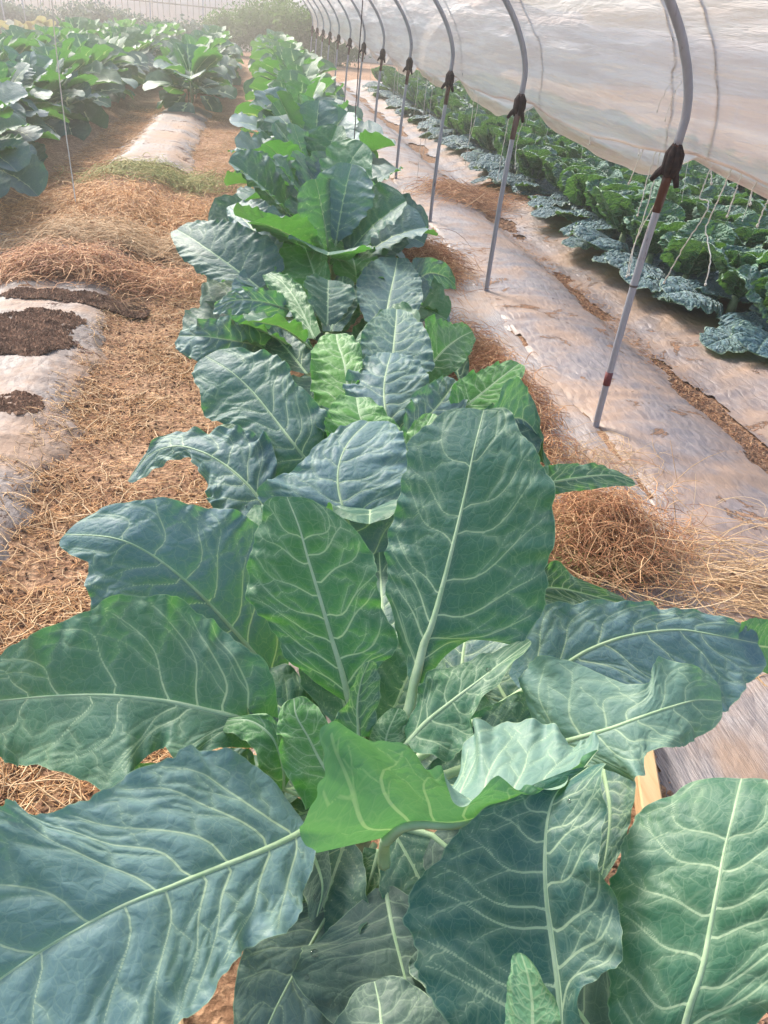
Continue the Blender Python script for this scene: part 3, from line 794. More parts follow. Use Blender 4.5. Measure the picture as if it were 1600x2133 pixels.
# plant 1
P1 = np.array([.19, .90, .05]); p1 = root_at('kale_plant', P1, 'large front kale plant whose leaves fan out across the picture')
hero(p1, P1, [(866, 1420, .545, 852, 1418, 880, 1425), (882, 1350, .585, 845, 1385, 960, 1340), (900, 1300, .62, 815, 1265, 1078, 1338), (925, 1210, .675, 802, 1170, 1135, 1245), (950, 1110, .74, 815, 1105, 1153, 1110),
              (972, 1015, .80, 838, 990, 1138, 985), (988, 935, .85, 872, 905, 1088, 905), (1008, 855, .89)],
     [(800, 1580, .45), (845, 1500, .50)], dl=.02, dr=.03, seed=11, blue=0.12, ruffle=.006, rb=.0085, nveins=7, pucker=.003, young=.08, nu=140, nv=81, label='tallest upright leaf with a thick pale midrib')
hero(p1, P1, [(728, 1465, .50, 700, 1450, 745, 1470), (712, 1400, .54, 610, 1385, 795, 1385), (692, 1335, .58, 572, 1315, 825, 1345), (666, 1245, .64, 514, 1245, 795, 1255), (642, 1165, .69, 524, 1165, 782, 1170),
              (622, 1095, .735, 540, 1085, 722, 1090), (598, 1035, .77)],
     [(770, 1590, .44), (745, 1520, .47)], dl=.02, dr=.01, seed=12, ruffle=.006, rb=.0065, nveins=7, young=.28, nu=130, nv=75, label='upright oval leaf left of the tallest leaf')
hero(p1, P1, [(582, 1430, .42, 560, 1440, 600, 1405), (540, 1375, .46, 450, 1400, 610, 1290), (480, 1305, .51, 330, 1370, 580, 1165), (400, 1222, .57, 232, 1320, 532, 1085), (310, 1152, .62, 180, 1245, 415, 1055), (232, 1120, .64, 183, 1170, 300, 1038), (135, 1113, .62)],
     [(700, 1560, .40), (640, 1490, .41)], dl=.01, dr=.02, seed=13, blue=0.9, ruffle=.007, rb=.006, pucker=.006, label='blue wrinkled leaf behind the large left leaf')
hero(p1, P1, [(572, 1532, .45, 560, 1560, 580, 1490, 0, 0), (500, 1497, .50, 450, 1560, 562, 1400, -.03, .02), (432, 1478, .525, 380, 1590, 470, 1310, -.05, .03), (345, 1460, .545, 325, 1560, 380, 1258, -.02, .03), (225, 1448, .555, 225, 1640, 250, 1238, -.05, .02),
              (110, 1450, .54, 90, 1600, 110, 1305, -.02, .0), (15, 1458, .51, 0, 1575, 0, 1365), (-70, 1465, .48)],
     [(720, 1590, .42), (640, 1565, .43)], seed=14, ruffle=.010, rb=.0068, nveins=7, nu=130, nv=75, young=.20, pale=.22, label='broad flat leaf reaching the left edge of the picture')
hero(p1, P1, [(640, 1725, .42, 660, 1770, 625, 1700), (595, 1750, .44, 640, 1850, 540, 1600), (530, 1778, .465, 600, 1935, 400, 1560), (440, 1812, .49, 500, 1995, 270, 1610), (350, 1850, .505, 420, 2090, 145, 1690),
              (250, 1890, .515, 330, 2200, 20, 1665), (120, 1960, .51, 200, 2330, -90, 1720), (0, 2040, .49, 60, 2350, -200, 1900), (-150, 2150, .45)],
     [(760, 1700, .38), (700, 1705, .40)], dl=-.02, dr=.02, seed=15, blue=1.0, pale=.36, vwid=.75, ruffle=.009, rb=.0072, nveins=7, pucker=.008, nu=140, nv=81, label='huge blue leaf filling the lower left corner')
hero(p1, P1, [(560, 1740, .36, 590, 1790, 560, 1690), (500, 1690, .38, 520, 1790, 540, 1600), (410, 1650, .40, 380, 1790, 500, 1560), (300, 1650, .41, 260, 1760, 380, 1580), (220, 1670, .40, 180, 1730, 280, 1600), (140, 1715, .38)],
     None, seed=16, blue=0.5, ruffle=.008, rb=.004, nveins=6, mat=M_KALE, dl=.0, dr=.01)
# folded light leaf
hero(p1, P1, [(800, 1745, 0.560, 655, 1778, 880, 1715, -.07, .02), (835, 1722, 0.590, 640, 1720, 905, 1668, -.09, .05), (880, 1712, 0.605, 672, 1525, 925, 1622, -.10, .08), (950, 1712, 0.620, 830, 1575, 962, 1580, -.09, .11), (1035, 1695, 0.635, 935, 1632, 1022, 1493, -.07, .13),
              (1115, 1670, 0.645, 1055, 1655, 1115, 1512, -.05, .12), (1190, 1630, 0.650, 1165, 1630, 1205, 1545, -.02, .07), (1246, 1562, 0.655)],
     [(800, 1800, 0.360), (800, 1770, 0.420)], seed=17, ruffle=.016, rb=.0075, nveins=6, vwid=.8, face=-1, ref='L', young=.12, pale=.9, nu=120, nv=71, label='light green leaf folded like a trough in the middle')
hero(p1, P1, [(1150, 1553, .53, 1110, 1505, 1170, 1575, .02, -.02), (1200, 1538, .57, 1085, 1415, 1250, 1600, .05, -.02), (1262, 1520, .60, 1165, 1373, 1335, 1630, .05, -.04), (1330, 1495, .625, 1338, 1428, 1350, 1565, .03, -.02), (1400, 1472, .635, 1372, 1370, 1425, 1555, .02, -.01), (1455, 1458, .635, 1455, 1392, 1468, 1528), (1503, 1460, .63)],
     [(860, 1640, .42), (1000, 1590, .45), (1090, 1570, .48)], seed=18, pale=.75, ruffle=.010, rb=.006, nveins=6, label='pale sage leaf pointing right with a notched edge')
hero(p1, P1, [(1085, 1440, .44, 1060, 1405, 1110, 1470), (1160, 1395, .48, 1110, 1270, 1235, 1450), (1230, 1352, .51, 1195, 1258, 1345, 1455), (1320, 1322, .53, 1310, 1250, 1420, 1478), (1420, 1312, .53, 1410, 1270, 1500, 1480), (1500, 1325, .52, 1515, 1285, 1558, 1425), (1578, 1340, .49)],
     [(840, 1600, .40), (960, 1520, .41)], dl=.02, dr=-.0, seed=19, blue=0.9, ruffle=.007, rb=.006, nveins=6, pucker=.005, label='dark blue leaf on the right above the board')
hero(p1, P1, [(1535, 1340, .50, 1545, 1295, 1555, 1385), (1575, 1345, .485, 1575, 1288, 1590, 1400), (1610, 1348, .47, 1612, 1300, 1620, 1400), (1650, 1345, .45)],
     None, seed=20, ruffle=.002, rb=.002, face=-1, young=.35, nu=40, nv=25, midrib=False)
hero(p1, P1, [(848, 1545, .50, 842, 1520, 860, 1565), (890, 1502, .525, 872, 1440, 930, 1580), (940, 1462, .55, 905, 1395, 985, 1545), (985, 1427, .57, 965, 1378, 992, 1478), (1040, 1385, .59, 1020, 1362, 1052, 1402), (1105, 1335, .61)],
     [(800, 1600, .44)], dl=.02, dr=-.02, seed=21, ruffle=.008, rb=.0052, nveins=6, young=.25, nu=90, nv=53, label='young leaf with a yellowish midrib right of the centre')
hero(p1, P1, [(747, 1535, .50, 692, 1510, 772, 1535), (742, 1475, .535, 715, 1462, 788, 1470), (750, 1420, .565, 732, 1422, 782, 1412), (768, 1378, .59)],
     [(775, 1600, .45)], seed=22, ruffle=.012, rb=.003, nveins=6, young=.15, nu=60, nv=35, dl=-.01, dr=.02)
hero(p1, P1, [(800, 1565, .47, 770, 1552, 838, 1560), (808, 1525, .495, 778, 1512, 848, 1530), (830, 1476, .52)], [(790, 1600, .44)], seed=23, ruffle=.010, rb=.0025, young=.3, nu=40, nv=25)
hero(p1, P1, [(705, 1640, .44, 640, 1685, 715, 1600, -.01, 0), (672, 1590, .475, 590, 1600, 702, 1560, -.02, .01), (642, 1535, .505, 582, 1540, 692, 1530, -.02, .01), (618, 1492, .53, 578, 1500, 662, 1472), (612, 1455, .545)],
     [(770, 1660, .40)], seed=24, ruffle=.012, rb=.004, nveins=6, young=.75, nu=80, nv=45, label='small bright green leaf curled left of the centre')
hero(p1, P1, [(592, 1645, .42, 560, 1655, 605, 1620), (588, 1592, .46, 540, 1615, 602, 1572), (566, 1535, .50, 525, 1560, 582, 1512), (515, 1500, .515, 495, 1530, 540, 1486), (442, 1505, .50)],
     [(660, 1670, .39)], seed=25, ruffle=.006, rb=.003, nveins=5, young=.6, nu=60, nv=35, dl=-.01)
hero(p1, P1, [(575, 1580, .43, 545, 1580, 600, 1590), (572, 1630, .41, 530, 1620, 595, 1640), (570, 1670, .39, 545, 1665, 590, 1672), (565, 1700, .37)], None, seed=26, ruffle=.008, rb=.002, nu=50, nv=29, label=None)
hero(p1, P1, [(1075, 1490, .38, 1020, 1470, 1100, 1500), (1040, 1430, .40, 980, 1440, 1110, 1430), (1010, 1370, .41, 960, 1380, 1080, 1360), (990, 1320, .41)], [(960, 1540, .36)], seed=33, ruffle=.006, nu=60, nv=35)
hero(p1, P1, [(960, 1560, .38, 900, 1540, 1000, 1590), (1030, 1540, .40, 1000, 1480, 1060, 1590), (1110, 1520, .41, 1100, 1440, 1130, 1580), (1180, 1500, .41)], None, seed=34, ruffle=.006, nu=60, nv=35)
hero(p1, P1, [(805, 1440, .40, 755, 1440, 855, 1440), (800, 1340, .43, 735, 1345, 880, 1330), (795, 1240, .45, 745, 1250, 860, 1230), (790, 1150, .46)], None, seed=35, ruffle=.006, nu=60, nv=35)
hero(p1, P1, [(960, 1440, .39, 900, 1430, 1000, 1450), (965, 1360, .41, 890, 1360, 1060, 1360), (980, 1280, .42, 930, 1290, 1050, 1270), (985, 1220, .42)], None, seed=36, blue=.4, ruffle=.006, nu=60, nv=35)
# leaves low and dark, bottom centre
hero(p1, P1, [(738, 1830, .27, 748, 1850, 700, 1820), (690, 1895, .275, 775, 1960, 640, 1880), (640, 1980, .27, 720, 2090, 535, 1935), (580, 2090, .25, 660, 2190, 492, 2030), (530, 2200, .22)],
     [(780, 1760, .26)], seed=27, blue=0.2, mat=M_DARK, ruffle=.007, rb=.0045, nveins=6, nu=90, nv=53)
hero(p1, P1, [(803, 1850, .31, 780, 1850, 820, 1845), (815, 1920, .315, 690, 1935, 905, 1900), (833, 1995, .305, 617, 1990, 960, 1975), (855, 2080, .29, 650, 2085, 980, 2060), (885, 2200, .26)],
     [(790, 1780, .28)], seed=28, mat=M_DARK, ruffle=.007, rb=.005, nveins=6, nu=90, nv=53, label='dim leaf at the bottom centre with water drops')
hero(p1, P1, [(640, 1760, .33, 610, 1800, 665, 1740), (660, 1800, .33, 620, 1840, 680, 1760), (672, 1850, .32, 640, 1885, 690, 1830), (660, 1910, .30)], None, seed=29, mat=M_DARK, ruffle=.004, nu=50, nv=29)
hero(p1, P1, [(790, 1770, .30, 760, 1765, 815, 1790), (772, 1830, .28, 745, 1820, 795, 1840), (752, 1895, .25)], None, seed=30, ruffle=.004, nu=40, nv=23, young=.1)
hero(p1, P1, [(900, 1740, .34, 880, 1790, 930, 1710), (960, 1790, .35, 890, 1850, 1010, 1740), (1010, 1850, .35, 900, 1930, 1080, 1790), (1040, 1920, .33)], [(830, 1720, .32)], seed=31, mat=M_DARK, ruffle=.006, nu=70, nv=41)
hero(p1, P1, [(1255, 1600, .38, 1240, 1640, 1290, 1560), (1270, 1680, .38, 1210, 1700, 1325, 1640), (1265, 1760, .36, 1220, 1790, 1312, 1720), (1250, 1840, .33)], [(1100, 1580, .38)], seed=32, blue=0.2, ruffle=.008, nu=70, nv=41)
# dark inner filler leaves round the crown
for k, (a_, e_, y_) in enumerate([(.2, .75, 0), (1.0, .9, .1), (1.9, .95, .1), (2.7, .8, 0), (3.5, .35, 0), (4.3, .1, 0), (5.1, .1, .1), (5.9, .4, 0), (.6, .25, 0), (2.3, .35, 0), (3.1, .1, 0)]):
    Mp, L, R, pt, tw = auto_leaf_pts(np.array([0, 0, .22 + .02 * (k % 4)]), a_, e_, .7, .21, .17, .10, .2, .25)
    leaf_objects('leaf', p1, (0, 0, 0), Mp, L, R, pt, 50, 29, M_KALE, .004, seed=60 + k, ruffle=.007, young=y_, toward=np.array([0, 0, 3.]), nveins=6)

# plant 2
P2 = np.array([.30, 1.72, .05]); p2 = root_at('kale_plant', P2, 'second kale plant of the main row, right behind the tallest leaf')
HP2 = [
 ([(650, 972, .47, 590, 1000, 692, 930), (612, 925, .52, 545, 985, 688, 870), (568, 868, .56, 500, 892, 622, 800), (522, 812, .60, 432, 872, 590, 752), (478, 772, .63, 414, 812, 545, 732), (428, 742, .64)], dict(seed=41, blue=0.4, rb=.005, dl=.0, dr=.03, ruffle=.008, pucker=.005, young=.05)),
 ([(560, 1065, .40, 520, 1085, 575, 1020), (512, 1005, .45, 445, 1065, 570, 930), (450, 955, .48, 430, 1015, 520, 900), (375, 930, .48, 400, 955, 420, 896), (312, 948, .45, 335, 968, 330, 912), (266, 1002, .41)], dict(seed=42, blue=0.7, rb=.004, dl=-.03, dr=.03, ruffle=.014, pucker=.007)),
 ([(780, 1210, .40, 700, 1190, 820, 1190), (742, 1125, .46, 560, 1085, 832, 1115), (712, 1050, .52, 545, 1018, 846, 1040), (704, 985, .56, 612, 972, 858, 978), (722, 928, .59, 682, 912, 838, 918), (768, 878, .60)], dict(seed=43, blue=0.9, rb=.005, dl=.02, dr=.02, ruffle=.009, pucker=.006)),
 ([(772, 970, .50, 690, 935, 842, 940), (762, 905, .545, 676, 882, 832, 892), (748, 862, .575, 690, 845, 802, 855), (742, 828, .59)], dict(seed=44, rb=.003, young=.95, ruffle=.010)),  # yellow-green of a backlit leaf, put into its colour
 ([(728, 860, .48, 655, 848, 738, 855), (724, 805, .525, 650, 802, 748, 792), (716, 752, .565, 645, 752, 756, 752), (704, 718, .585, 660, 714, 745, 712), (700, 696, .595)], dict(seed=45, rb=.003, young=.9, ruffle=.009)),
 ([(832, 925, .44, 770, 900, 862, 905), (806, 868, .50, 725, 850, 882, 865), (800, 812, .54, 716, 800, 897, 812), (806, 768, .57, 748, 758, 880, 765), (815, 735, .58)], dict(seed=46, blue=0.8, rb=.004, dl=.03, dr=.03, ruffle=.011, pucker=.007)),
 ([(850, 940, .45, 830, 905, 872, 938), (882, 882, .50, 850, 842, 932, 912), (920, 836, .53, 888, 802, 968, 852), (950, 793, .54)], dict(seed=47, blue=0.6, rb=.003, ruffle=.010, pucker=.006)),
 ([(815, 805, .49, 768, 792, 862, 802), (818, 752, .54, 750, 745, 902, 762), (822, 702, .58, 756, 688, 896, 700), (825, 670, .60, 786, 658, 868, 668), (826, 644, .61)], dict(seed=48, blue=0.5, rb=.004, ruffle=.007)),
 ([(948, 862, .50, 935, 832, 1000, 865), (990, 830, .53, 950, 792, 1042, 850), (1032, 796, .55, 1000, 772, 1072, 812), (1082, 757, .56)], dict(seed=49, rb=.003, young=.75, ruffle=.012)),
 ([(1010, 910, .47, 1020, 860, 1030, 930), (1045, 880, .49, 1060, 790, 1065, 935), (1085, 872, .48, 1092, 800, 1112, 962), (1118, 905, .44, 1122, 862, 1140, 962), (1132, 962, .38)], dict(seed=50, blue=0.6, rb=.004, ruffle=.008, pucker=.005)),
 ([(880, 782, .46, 872, 700, 902, 805), (922, 732, .51, 895, 662, 962, 762), (955, 705, .50, 935, 672, 975, 740), (984, 690, .48)], dict(seed=51, rb=.003, young=.6, ruffle=.012)),
 ([(1120, 1010, .46, 1132, 972, 1138, 1032), (1200, 996, .50, 1180, 965, 1212, 1022), (1272, 990, .49, 1260, 972, 1282, 1012), (1322, 1004, .47)], dict(seed=52, rb=.003, ruffle=.008, young=.15)),
 ([(872, 1010, .50, 832, 985, 892, 1000), (868, 935, .54, 832, 922, 896, 930), (902, 862, .58)], dict(seed=53, rb=.003, young=.7, ruffle=.010)),
 ([(900, 1050, .40, 860, 1020, 1000, 1040), (1000, 960, .44, 950, 900, 1080, 1000), (1060, 900, .47, 1010, 850, 1120, 950), (1100, 850, .47)], dict(seed=54, rb=.004)),
 ([(1060, 1230, .40, 1110, 1190, 1080, 1270), (1150, 1225, .42, 1160, 1170, 1180, 1262), (1210, 1235, .42, 1205, 1205, 1230, 1260), (1312, 1262, .40)], dict(seed=55, rb=.003, ruffle=.008)),
 ([(640, 1000, .38, 600, 1040, 660, 960), (560, 985, .40, 540, 1030, 590, 900), (500, 930, .40, 470, 960, 540, 880), (440, 900, .38)], dict(seed=56, rb=.003)),
]
for st, kw in HP2: hero(p2, P2, st, [tuple(P2[:0])] and None, nu=84, nv=49, **kw)
for k, a_ in enumerate(np.arange(0, 6.2, .62)):
    Mp, L, R, pt, tw = auto_leaf_pts(np.array([0, 0, .20 + .03 * (k % 4)]), a_ + .2 * (k % 3), .55 + .12 * (k % 4), .8, .24, .20, .14, .2, .25)
    leaf_objects('leaf', p2, (0, 0, 0), Mp, L, R, pt, 44, 25, M_KALE, .004, seed=80 + k, ruffle=.009, young=.1 * (k % 3), toward=np.array([0, 0, 3.]), nveins=6)

# plant 3
P3 = np.array([.27, 2.85, .05]); p3 = root_at('kale_plant', P3, 'third kale plant of the main row with blue crumpled leaves on its left')
HP3 = [
 ([(565, 722, .38, 562, 772, 570, 680), (500, 712, .43, 480, 772, 522, 655), (432, 702, .44, 405, 752, 442, 665), (372, 700, .40)], dict(seed=61, blue=0.7, ruffle=.020, pucker=.010, dl=-.03)),
 ([(605, 645, .48, 590, 668, 590, 612), (542, 628, .52, 530, 660, 540, 600), (490, 626, .50, 480, 656, 492, 602), (446, 642, .45)], dict(seed=62, blue=1, ruffle=.016, pucker=.010)),
 ([(542, 602, .45, 500, 588, 592, 562), (492, 562, .50, 430, 578, 572, 502), (442, 526, .54, 383, 542, 502, 470), (405, 500, .56, 367, 512, 452, 460), (368, 478, .56)], dict(seed=63, blue=0.3, ruffle=.008)),
 ([(668, 615, .48, 610, 612, 692, 602), (652, 562, .54, 570, 572, 682, 542), (636, 515, .58, 590, 510, 668, 500), (630, 481, .60)], dict(seed=64, young=.95, ruffle=.011)),
 ([(745, 590, .50, 700, 572, 778, 572), (736, 542, .54, 682, 522, 786, 532), (720, 506, .57, 690, 495, 762, 502), (714, 486, .58)], dict(seed=65, young=.85, ruffle=.011)),
 ([(800, 690, .46, 760, 668, 852, 678), (811, 622, .52, 740, 612, 880, 622), (822, 572, .56, 764, 556, 872, 572), (828, 537, .58)], dict(seed=66, blue=0.4, ruffle=.007)),
 ([(655, 705, .44, 640, 705, 668, 692), (622, 635, .51, 598, 642, 642, 620), (592, 592, .55, 560, 602, 612, 580), (560, 569, .56)], dict(seed=67, young=.55, ruffle=.012)),
 ([(655, 515, .55, 612, 512, 702, 512), (655, 472, .59, 598, 472, 712, 476), (657, 428, .62)], dict(seed=68, ruffle=.009)),
 ([(755, 535, .55, 735, 522, 802, 532), (776, 492, .58, 712, 482, 832, 492), (790, 456, .60, 740, 446, 826, 456), (796, 434, .61)], dict(seed=69, blue=0.5, ruffle=.010, pucker=.006)),
 ([(562, 535, .52, 520, 532, 602, 522), (530, 482, .56, 482, 492, 606, 472), (502, 452, .58, 478, 458, 562, 428), (480, 428, .58)], dict(seed=70, blue=1, ruffle=.014, pucker=.008)),
 ([(850, 600, .48, 860, 540, 870, 610), (890, 570, .48, 890, 535, 900, 610), (925, 575, .46, 930, 550, 935, 600), (948, 592, .43)], dict(seed=71, blue=0.8, ruffle=.014, pucker=.008)),
 ([(690, 690, .45, 672, 690, 712, 690), (700, 640, .50, 665, 640, 742, 640), (712, 596, .53, 690, 600, 740, 598), (715, 575, .54)], dict(seed=72, ruffle=.008)),
 ([(640, 780, .36, 600, 770, 660, 760), (600, 730, .40, 560, 740, 640, 700), (560, 690, .42, 530, 700, 600, 670), (520, 665, .42)], dict(seed=73, ruffle=.012)),
 ([(960, 800, .34, 940, 760, 975, 830), (940, 740, .40, 890, 740, 972, 720), (930, 700, .42)], dict(seed=74, ruffle=.012)),
]
for st, kw in HP3: hero(p3, P3, st, None, nu=64, nv=37, rb=.004, **kw)
for k, a_ in enumerate(np.arange(0, 6.2, .5)):
    Mp, L, R, pt, tw = auto_leaf_pts(np.array([0, 0, .16 + .04 * (k % 4)]), a_ + .2 * (k % 3), .5 + .14 * (k % 4), .8, .27, .22, .17, .2, .25)
    leaf_objects('leaf', p3, (0, 0, 0), Mp, L, R, pt, 40, 23, M_KALE, .004, seed=100 + k, ruffle=.010, young=.1 * (k % 3), toward=np.array([0, 0, 3.]), nveins=6)

# ------------------------------------------------------------------ rest of the main row
y = 3.75; k = 3; protoB = []
def rowx(y): return .30 + .022 * min(y, 14)
while y < 8.2:
    o = kale_plant('kale_plant', (rowx(y) + rnd.uniform(-.06, .06), y, .05), 300 + k, 0 if y < 5.2 else 1, size=rnd.uniform(1.12, 1.26), nleaf=18, youngp=.08, ang0=rnd.uniform(0, 6))
    tag(o, ordinal(k) + ' kale plant from the camera in the main row', 'kale plant', 'kale plants in the main row'); protoB.append(o)
    y += .62; k += 1
# low-detail prototypes for the far rows
def far_protos(mat, n, seed, youngp):
    out = []
    for q in range(n):
        o = kale_plant('kale_plant', (0, -30 - q, 0), seed + q, 2, mat=mat, size=1.2, nleaf=18, ang0=q, youngp=youngp, parts=False); out.append(o)
    return out
FP = far_protos(M_KALE, 5, 500, .10)
used = set()
def place(proto, x, y, z, rz, sc, label, group, cat='kale plant'):
    if id(proto) not in used: used.add(id(proto)); o = proto
    else: o = copy_tree(proto)
    o.location = (x, y, z); o.rotation_euler = (0, 0, rz); o.scale = (sc, sc, sc)
    for kk in list(o.keys()): del o[kk]
    tag(o, label, cat, group); return o
while y < 27:
    place(FP[k % 5], rowx(y) + rnd.uniform(-.1, .1), y, .04, rnd.uniform(-.55, .55), rnd.uniform(.92, 1.1), ordinal(k) + ' kale plant from the camera in the main row', 'kale plants in the main row')
    y += .62; k += 1
# left rows
def near_copy(i, *a):
    src = protoB[(i * 3) % len(protoB)]
    o = copy_tree(src); x, y, z, rz, sc, label, group = a
    o.location = (x, y, z); o.rotation_euler = (0, 0, rz); o.scale = (sc,) * 3
    for kk in list(o.keys()): del o[kk]
    tag(o, label, 'kale plant', group); return o
def kale_row(xf, y0, y1, step, name, group, near=9.5):
    y = y0; i = 0
    while y < y1:
        a = (xf(y) + rnd.uniform(-.08, .08), y, .06, rnd.uniform(-.55, .55), rnd.uniform(.9, 1.08), ordinal(i) + ' kale plant from the near end of ' + name, group)
        if y < near: near_copy(i + int(y0), *a)
        else: place(FP[rnd.randrange(5)], *a)
        y += step; i += 1
kale_row(lambda y: -2.42, 6.4, 27, .62, 'the row left of the leftmost soil path', 'kale plants in the left row', 11)
kale_row(lambda y: -3.55, 8.0, 27, .62, 'the second row from the left path', 'kale plants in the second left row', 9)
kale_row(lambda y: -1.02, 13.6, 27, .6, 'the row growing on the film mound bed', 'kale plants on the film mound bed')
DP = far_protos(M_PALE, 2, 700, 0)
y = 12.0; i = 0
while y < 22:
    place(DP[i % 2], -4.9 + rnd.uniform(-.2, .2), y, .05, rnd.uniform(0, 6), rnd.uniform(.85, 1.05), ordinal(i) + ' withered whitish kale plant from the near end of the far left row', 'withered kale plants at the far left'); y += .65; i += 1

# ------------------------------------------------------------------ savoy cabbages
def savoy_plant(seed, lod, parts):
    rr = random.Random(seed)
    root = bpy.data.objects.new('savoy_cabbage', None); COL.objects.link(root); root.location = (0, -40, 0)
    nu, nv = {0: (60, 57), 1: (30, 23), 2: (12, 9)}[lod]
    sm = MB().tube([(0, 0, -.03), (0, 0, .06), (.0, 0, .12)], [.022, .022, .015], 8); link('stem', sm.mesh('stem', M_STEM), root)
    acc = []; N_ = 16
    for k in range(N_):
        u = k / (N_ - 1); az = k * 2.399 + rr.uniform(-.25, .25)
        outer = k < 6
        el0 = rr.uniform(.0, .5) if outer else .80 + .62 * (u - .35) / .65 + rr.uniform(-.12, .12)
        droop = rr.uniform(.55, .9) if outer else rr.uniform(-.15, .35)
        blade = (.27 if outer else .25 - .07 * max(0, u - .6) / .4) * rr.uniform(.88, 1.12); wid = blade * rr.uniform(1.0, 1.2)
        pet = .10 - .07 * u
        Mp, L, R, pt, tw = auto_leaf_pts((0, 0, .035 + .08 * u), az, el0, droop, blade, wid, pet, rr.uniform(-.25, .25), .12 if outer else .42, prof=[.35, .80, .97, 1.0, .99, .93, .78, 0])
        yg = 0 if outer else rr.uniform(.1, .6)
        kw = dict(seed=seed * 31 + k, ruffle=[.010, .008, .005][lod], pucker=[.013, .009, .005][lod], blue=.8 if outer else .25, young=yg, toward=np.array([0, 0, 3.0]), nveins=6, wig=.03, rag=.04, roll=(.22 if outer else .30) * rr.uniform(.6, 1.3))
        if lod < 2: leaf_objects('leaf', root, (0, 0, 0), Mp, L, R, pt, nu, nv, M_SAVOY, .004, midrib=False, **kw)
        else:
            V, f, at, _, _ = build_leaf(Mp, L, R, nu, nv, **kw); acc.append((V, f, at))
    if acc: link('foliage', merged(acc, M_SAVOY), root)
    return root
SN = [savoy_plant(900 + q, 0, True) for q in range(3)]
SM = [savoy_plant(930 + q, 1, True) for q in range(3)]
SF = [savoy_plant(960 + q, 2, False) for q in range(4)]
rows = [(2.93, 4.0, 'the row nearest the pipe posts'), (3.55, 3.8, 'the second row from the posts'), (4.15, 4.1, 'the third row from the posts'), (4.8, 4.3, 'the fourth row from the posts'), (5.5, 4.6, 'the fifth row from the posts')]
for ri, (x, y0, nm) in enumerate(rows):
    y = y0; i = 0
    while y < 22:
        dist = math.hypot(x, y)
        src = SN[rnd.randrange(3)] if dist < 6.8 else (SM[rnd.randrange(3)] if dist < 9.5 else SF[rnd.randrange(4)])
        place(src, x + .012 * (y - 4) + rnd.uniform(-.09, .09), y + rnd.uniform(-.06, .06), .06, rnd.uniform(0, 6.28), rnd.uniform(1.22, 1.5),
              ordinal(i) + ' savoy cabbage from the near end of ' + nm, 'savoy cabbages in ' + nm, 'cabbage')
        y += .50; i += 1

# ------------------------------------------------------------------ tunnel frame
HP = np.array([(1.52, -.15), (1.52, .3), (1.53, .74), (1.555, 1.19), (1.555, 1.33), (1.50, 1.48), (1.39, 1.64), (1.15, 1.89), (.75, 2.14), (.1, 2.40), (-.9, 2.62), (-2.2, 2.70)])
CXT = -2.2
HPL = HP[::-1][1:].copy(); HPL[:, 0] = 2 * CXT - HPL[:, 0]
PROF = np.vstack([HP, HPL])
def hoop(y, i):
    org = np.array([1.52, y, 0.0])
    r = bpy.data.objects.new('tunnel_hoop', None); COL.objects.link(r); r.location = org
    names = ['nearest', 'second', 'third', 'fourth', 'fifth', 'sixth', 'seventh', 'eighth', 'ninth', 'tenth', 'eleventh', 'twelfth', 'thirteenth']
    tag(r, names[i] + ' steel pipe hoop along the plastic wall' + (', red band near its foot' if i == 0 else ''), 'tunnel hoop', 'tunnel hoops carrying the plastic film')
    sides = 14 if i < 4 else 8
    lean = rnd.uniform(-.008, .008) if i else 0
    def P3(pts): return np.array([(p[0] - 1.52 + lean * p[1], rnd.uniform(-.002, .002), p[1]) for p in pts])
    low = cr(HP[:4], np.linspace(0, 3, 12)); pr_ = 0.0148
    link('post', MB().tube(P3(low), pr_, sides).mesh('post', M_PIPE), r)
    up = cr(PROF[3:-3], np.linspace(0, len(PROF) - 7, 70))
    link('arch', MB().tube(P3(up), .0165, sides).mesh('arch', M_PIPE), r)
    lowl = PROF[-4:]
    link('left_post', MB().tube(P3(lowl), pr_, 8).mesh('left_post', M_PIPE), r)
    # coupling: rusty sleeve, black rag and its hanging ends
    c0 = np.array([HP[3][0] - 1.52 + lean * 1.19, 0, 1.13])
    link('sleeve', MB().tube([c0 + (-.0135, 0, -.17), c0 + (-.004, 0, -.04), c0 + (.0, 0, .07)], [.0163, .0180, .020], sides).mesh('sleeve', M_RUST), r)
    mb = MB()
    rr = random.Random(i)
    for q in range(7):
        a = q * .9 + rr.random() * .4; ro = .017
        mb.tube([c0 + (math.cos(a) * ro * .5, math.sin(a) * ro * .5, .075), c0 + (math.cos(a) * ro * 1.25, math.sin(a) * ro * 1.25, .04), c0 + (math.cos(a) * ro * 1.3, math.sin(a) * ro * 1.3, -.0), c0 + (math.cos(a) * ro * 1.1, math.sin(a) * ro, -.03 - .02 * rr.random())], [.008, .016, .016, .010], 6)
    for dx_, dy_, dz_ in ((.032, -.02, -.075), (-.055, .03, -.06)):
        mb.tube([c0 + (dx_ * .2, dy_ * .2, .0), c0 + (dx_ * .7, dy_ * .7, dz_ * .55), c0 + (dx_, dy_, dz_)], [.016, .013, .009], 6)
    link('rag', mb.mesh('rag', M_BLACK), r)
    if i == 0:
        link('red_band', MB().tube([P3(HP[1:3])[0] * .96 + (.0, 0, -.055), P3(HP[1:3])[0] * .98 + (0, 0, .0)], .0163, 14).mesh('red_band', M_RED), r)
        link('joint_ring', MB().tube([(.008, 0, .668), (.008, 0, .676)], .0168, 14).mesh('joint_ring', M_STRAP), r)
    return r
POSTY = [2.97 + 2 * i for i in range(12)]
for i, y in enumerate(POSTY): hoop(y, i)

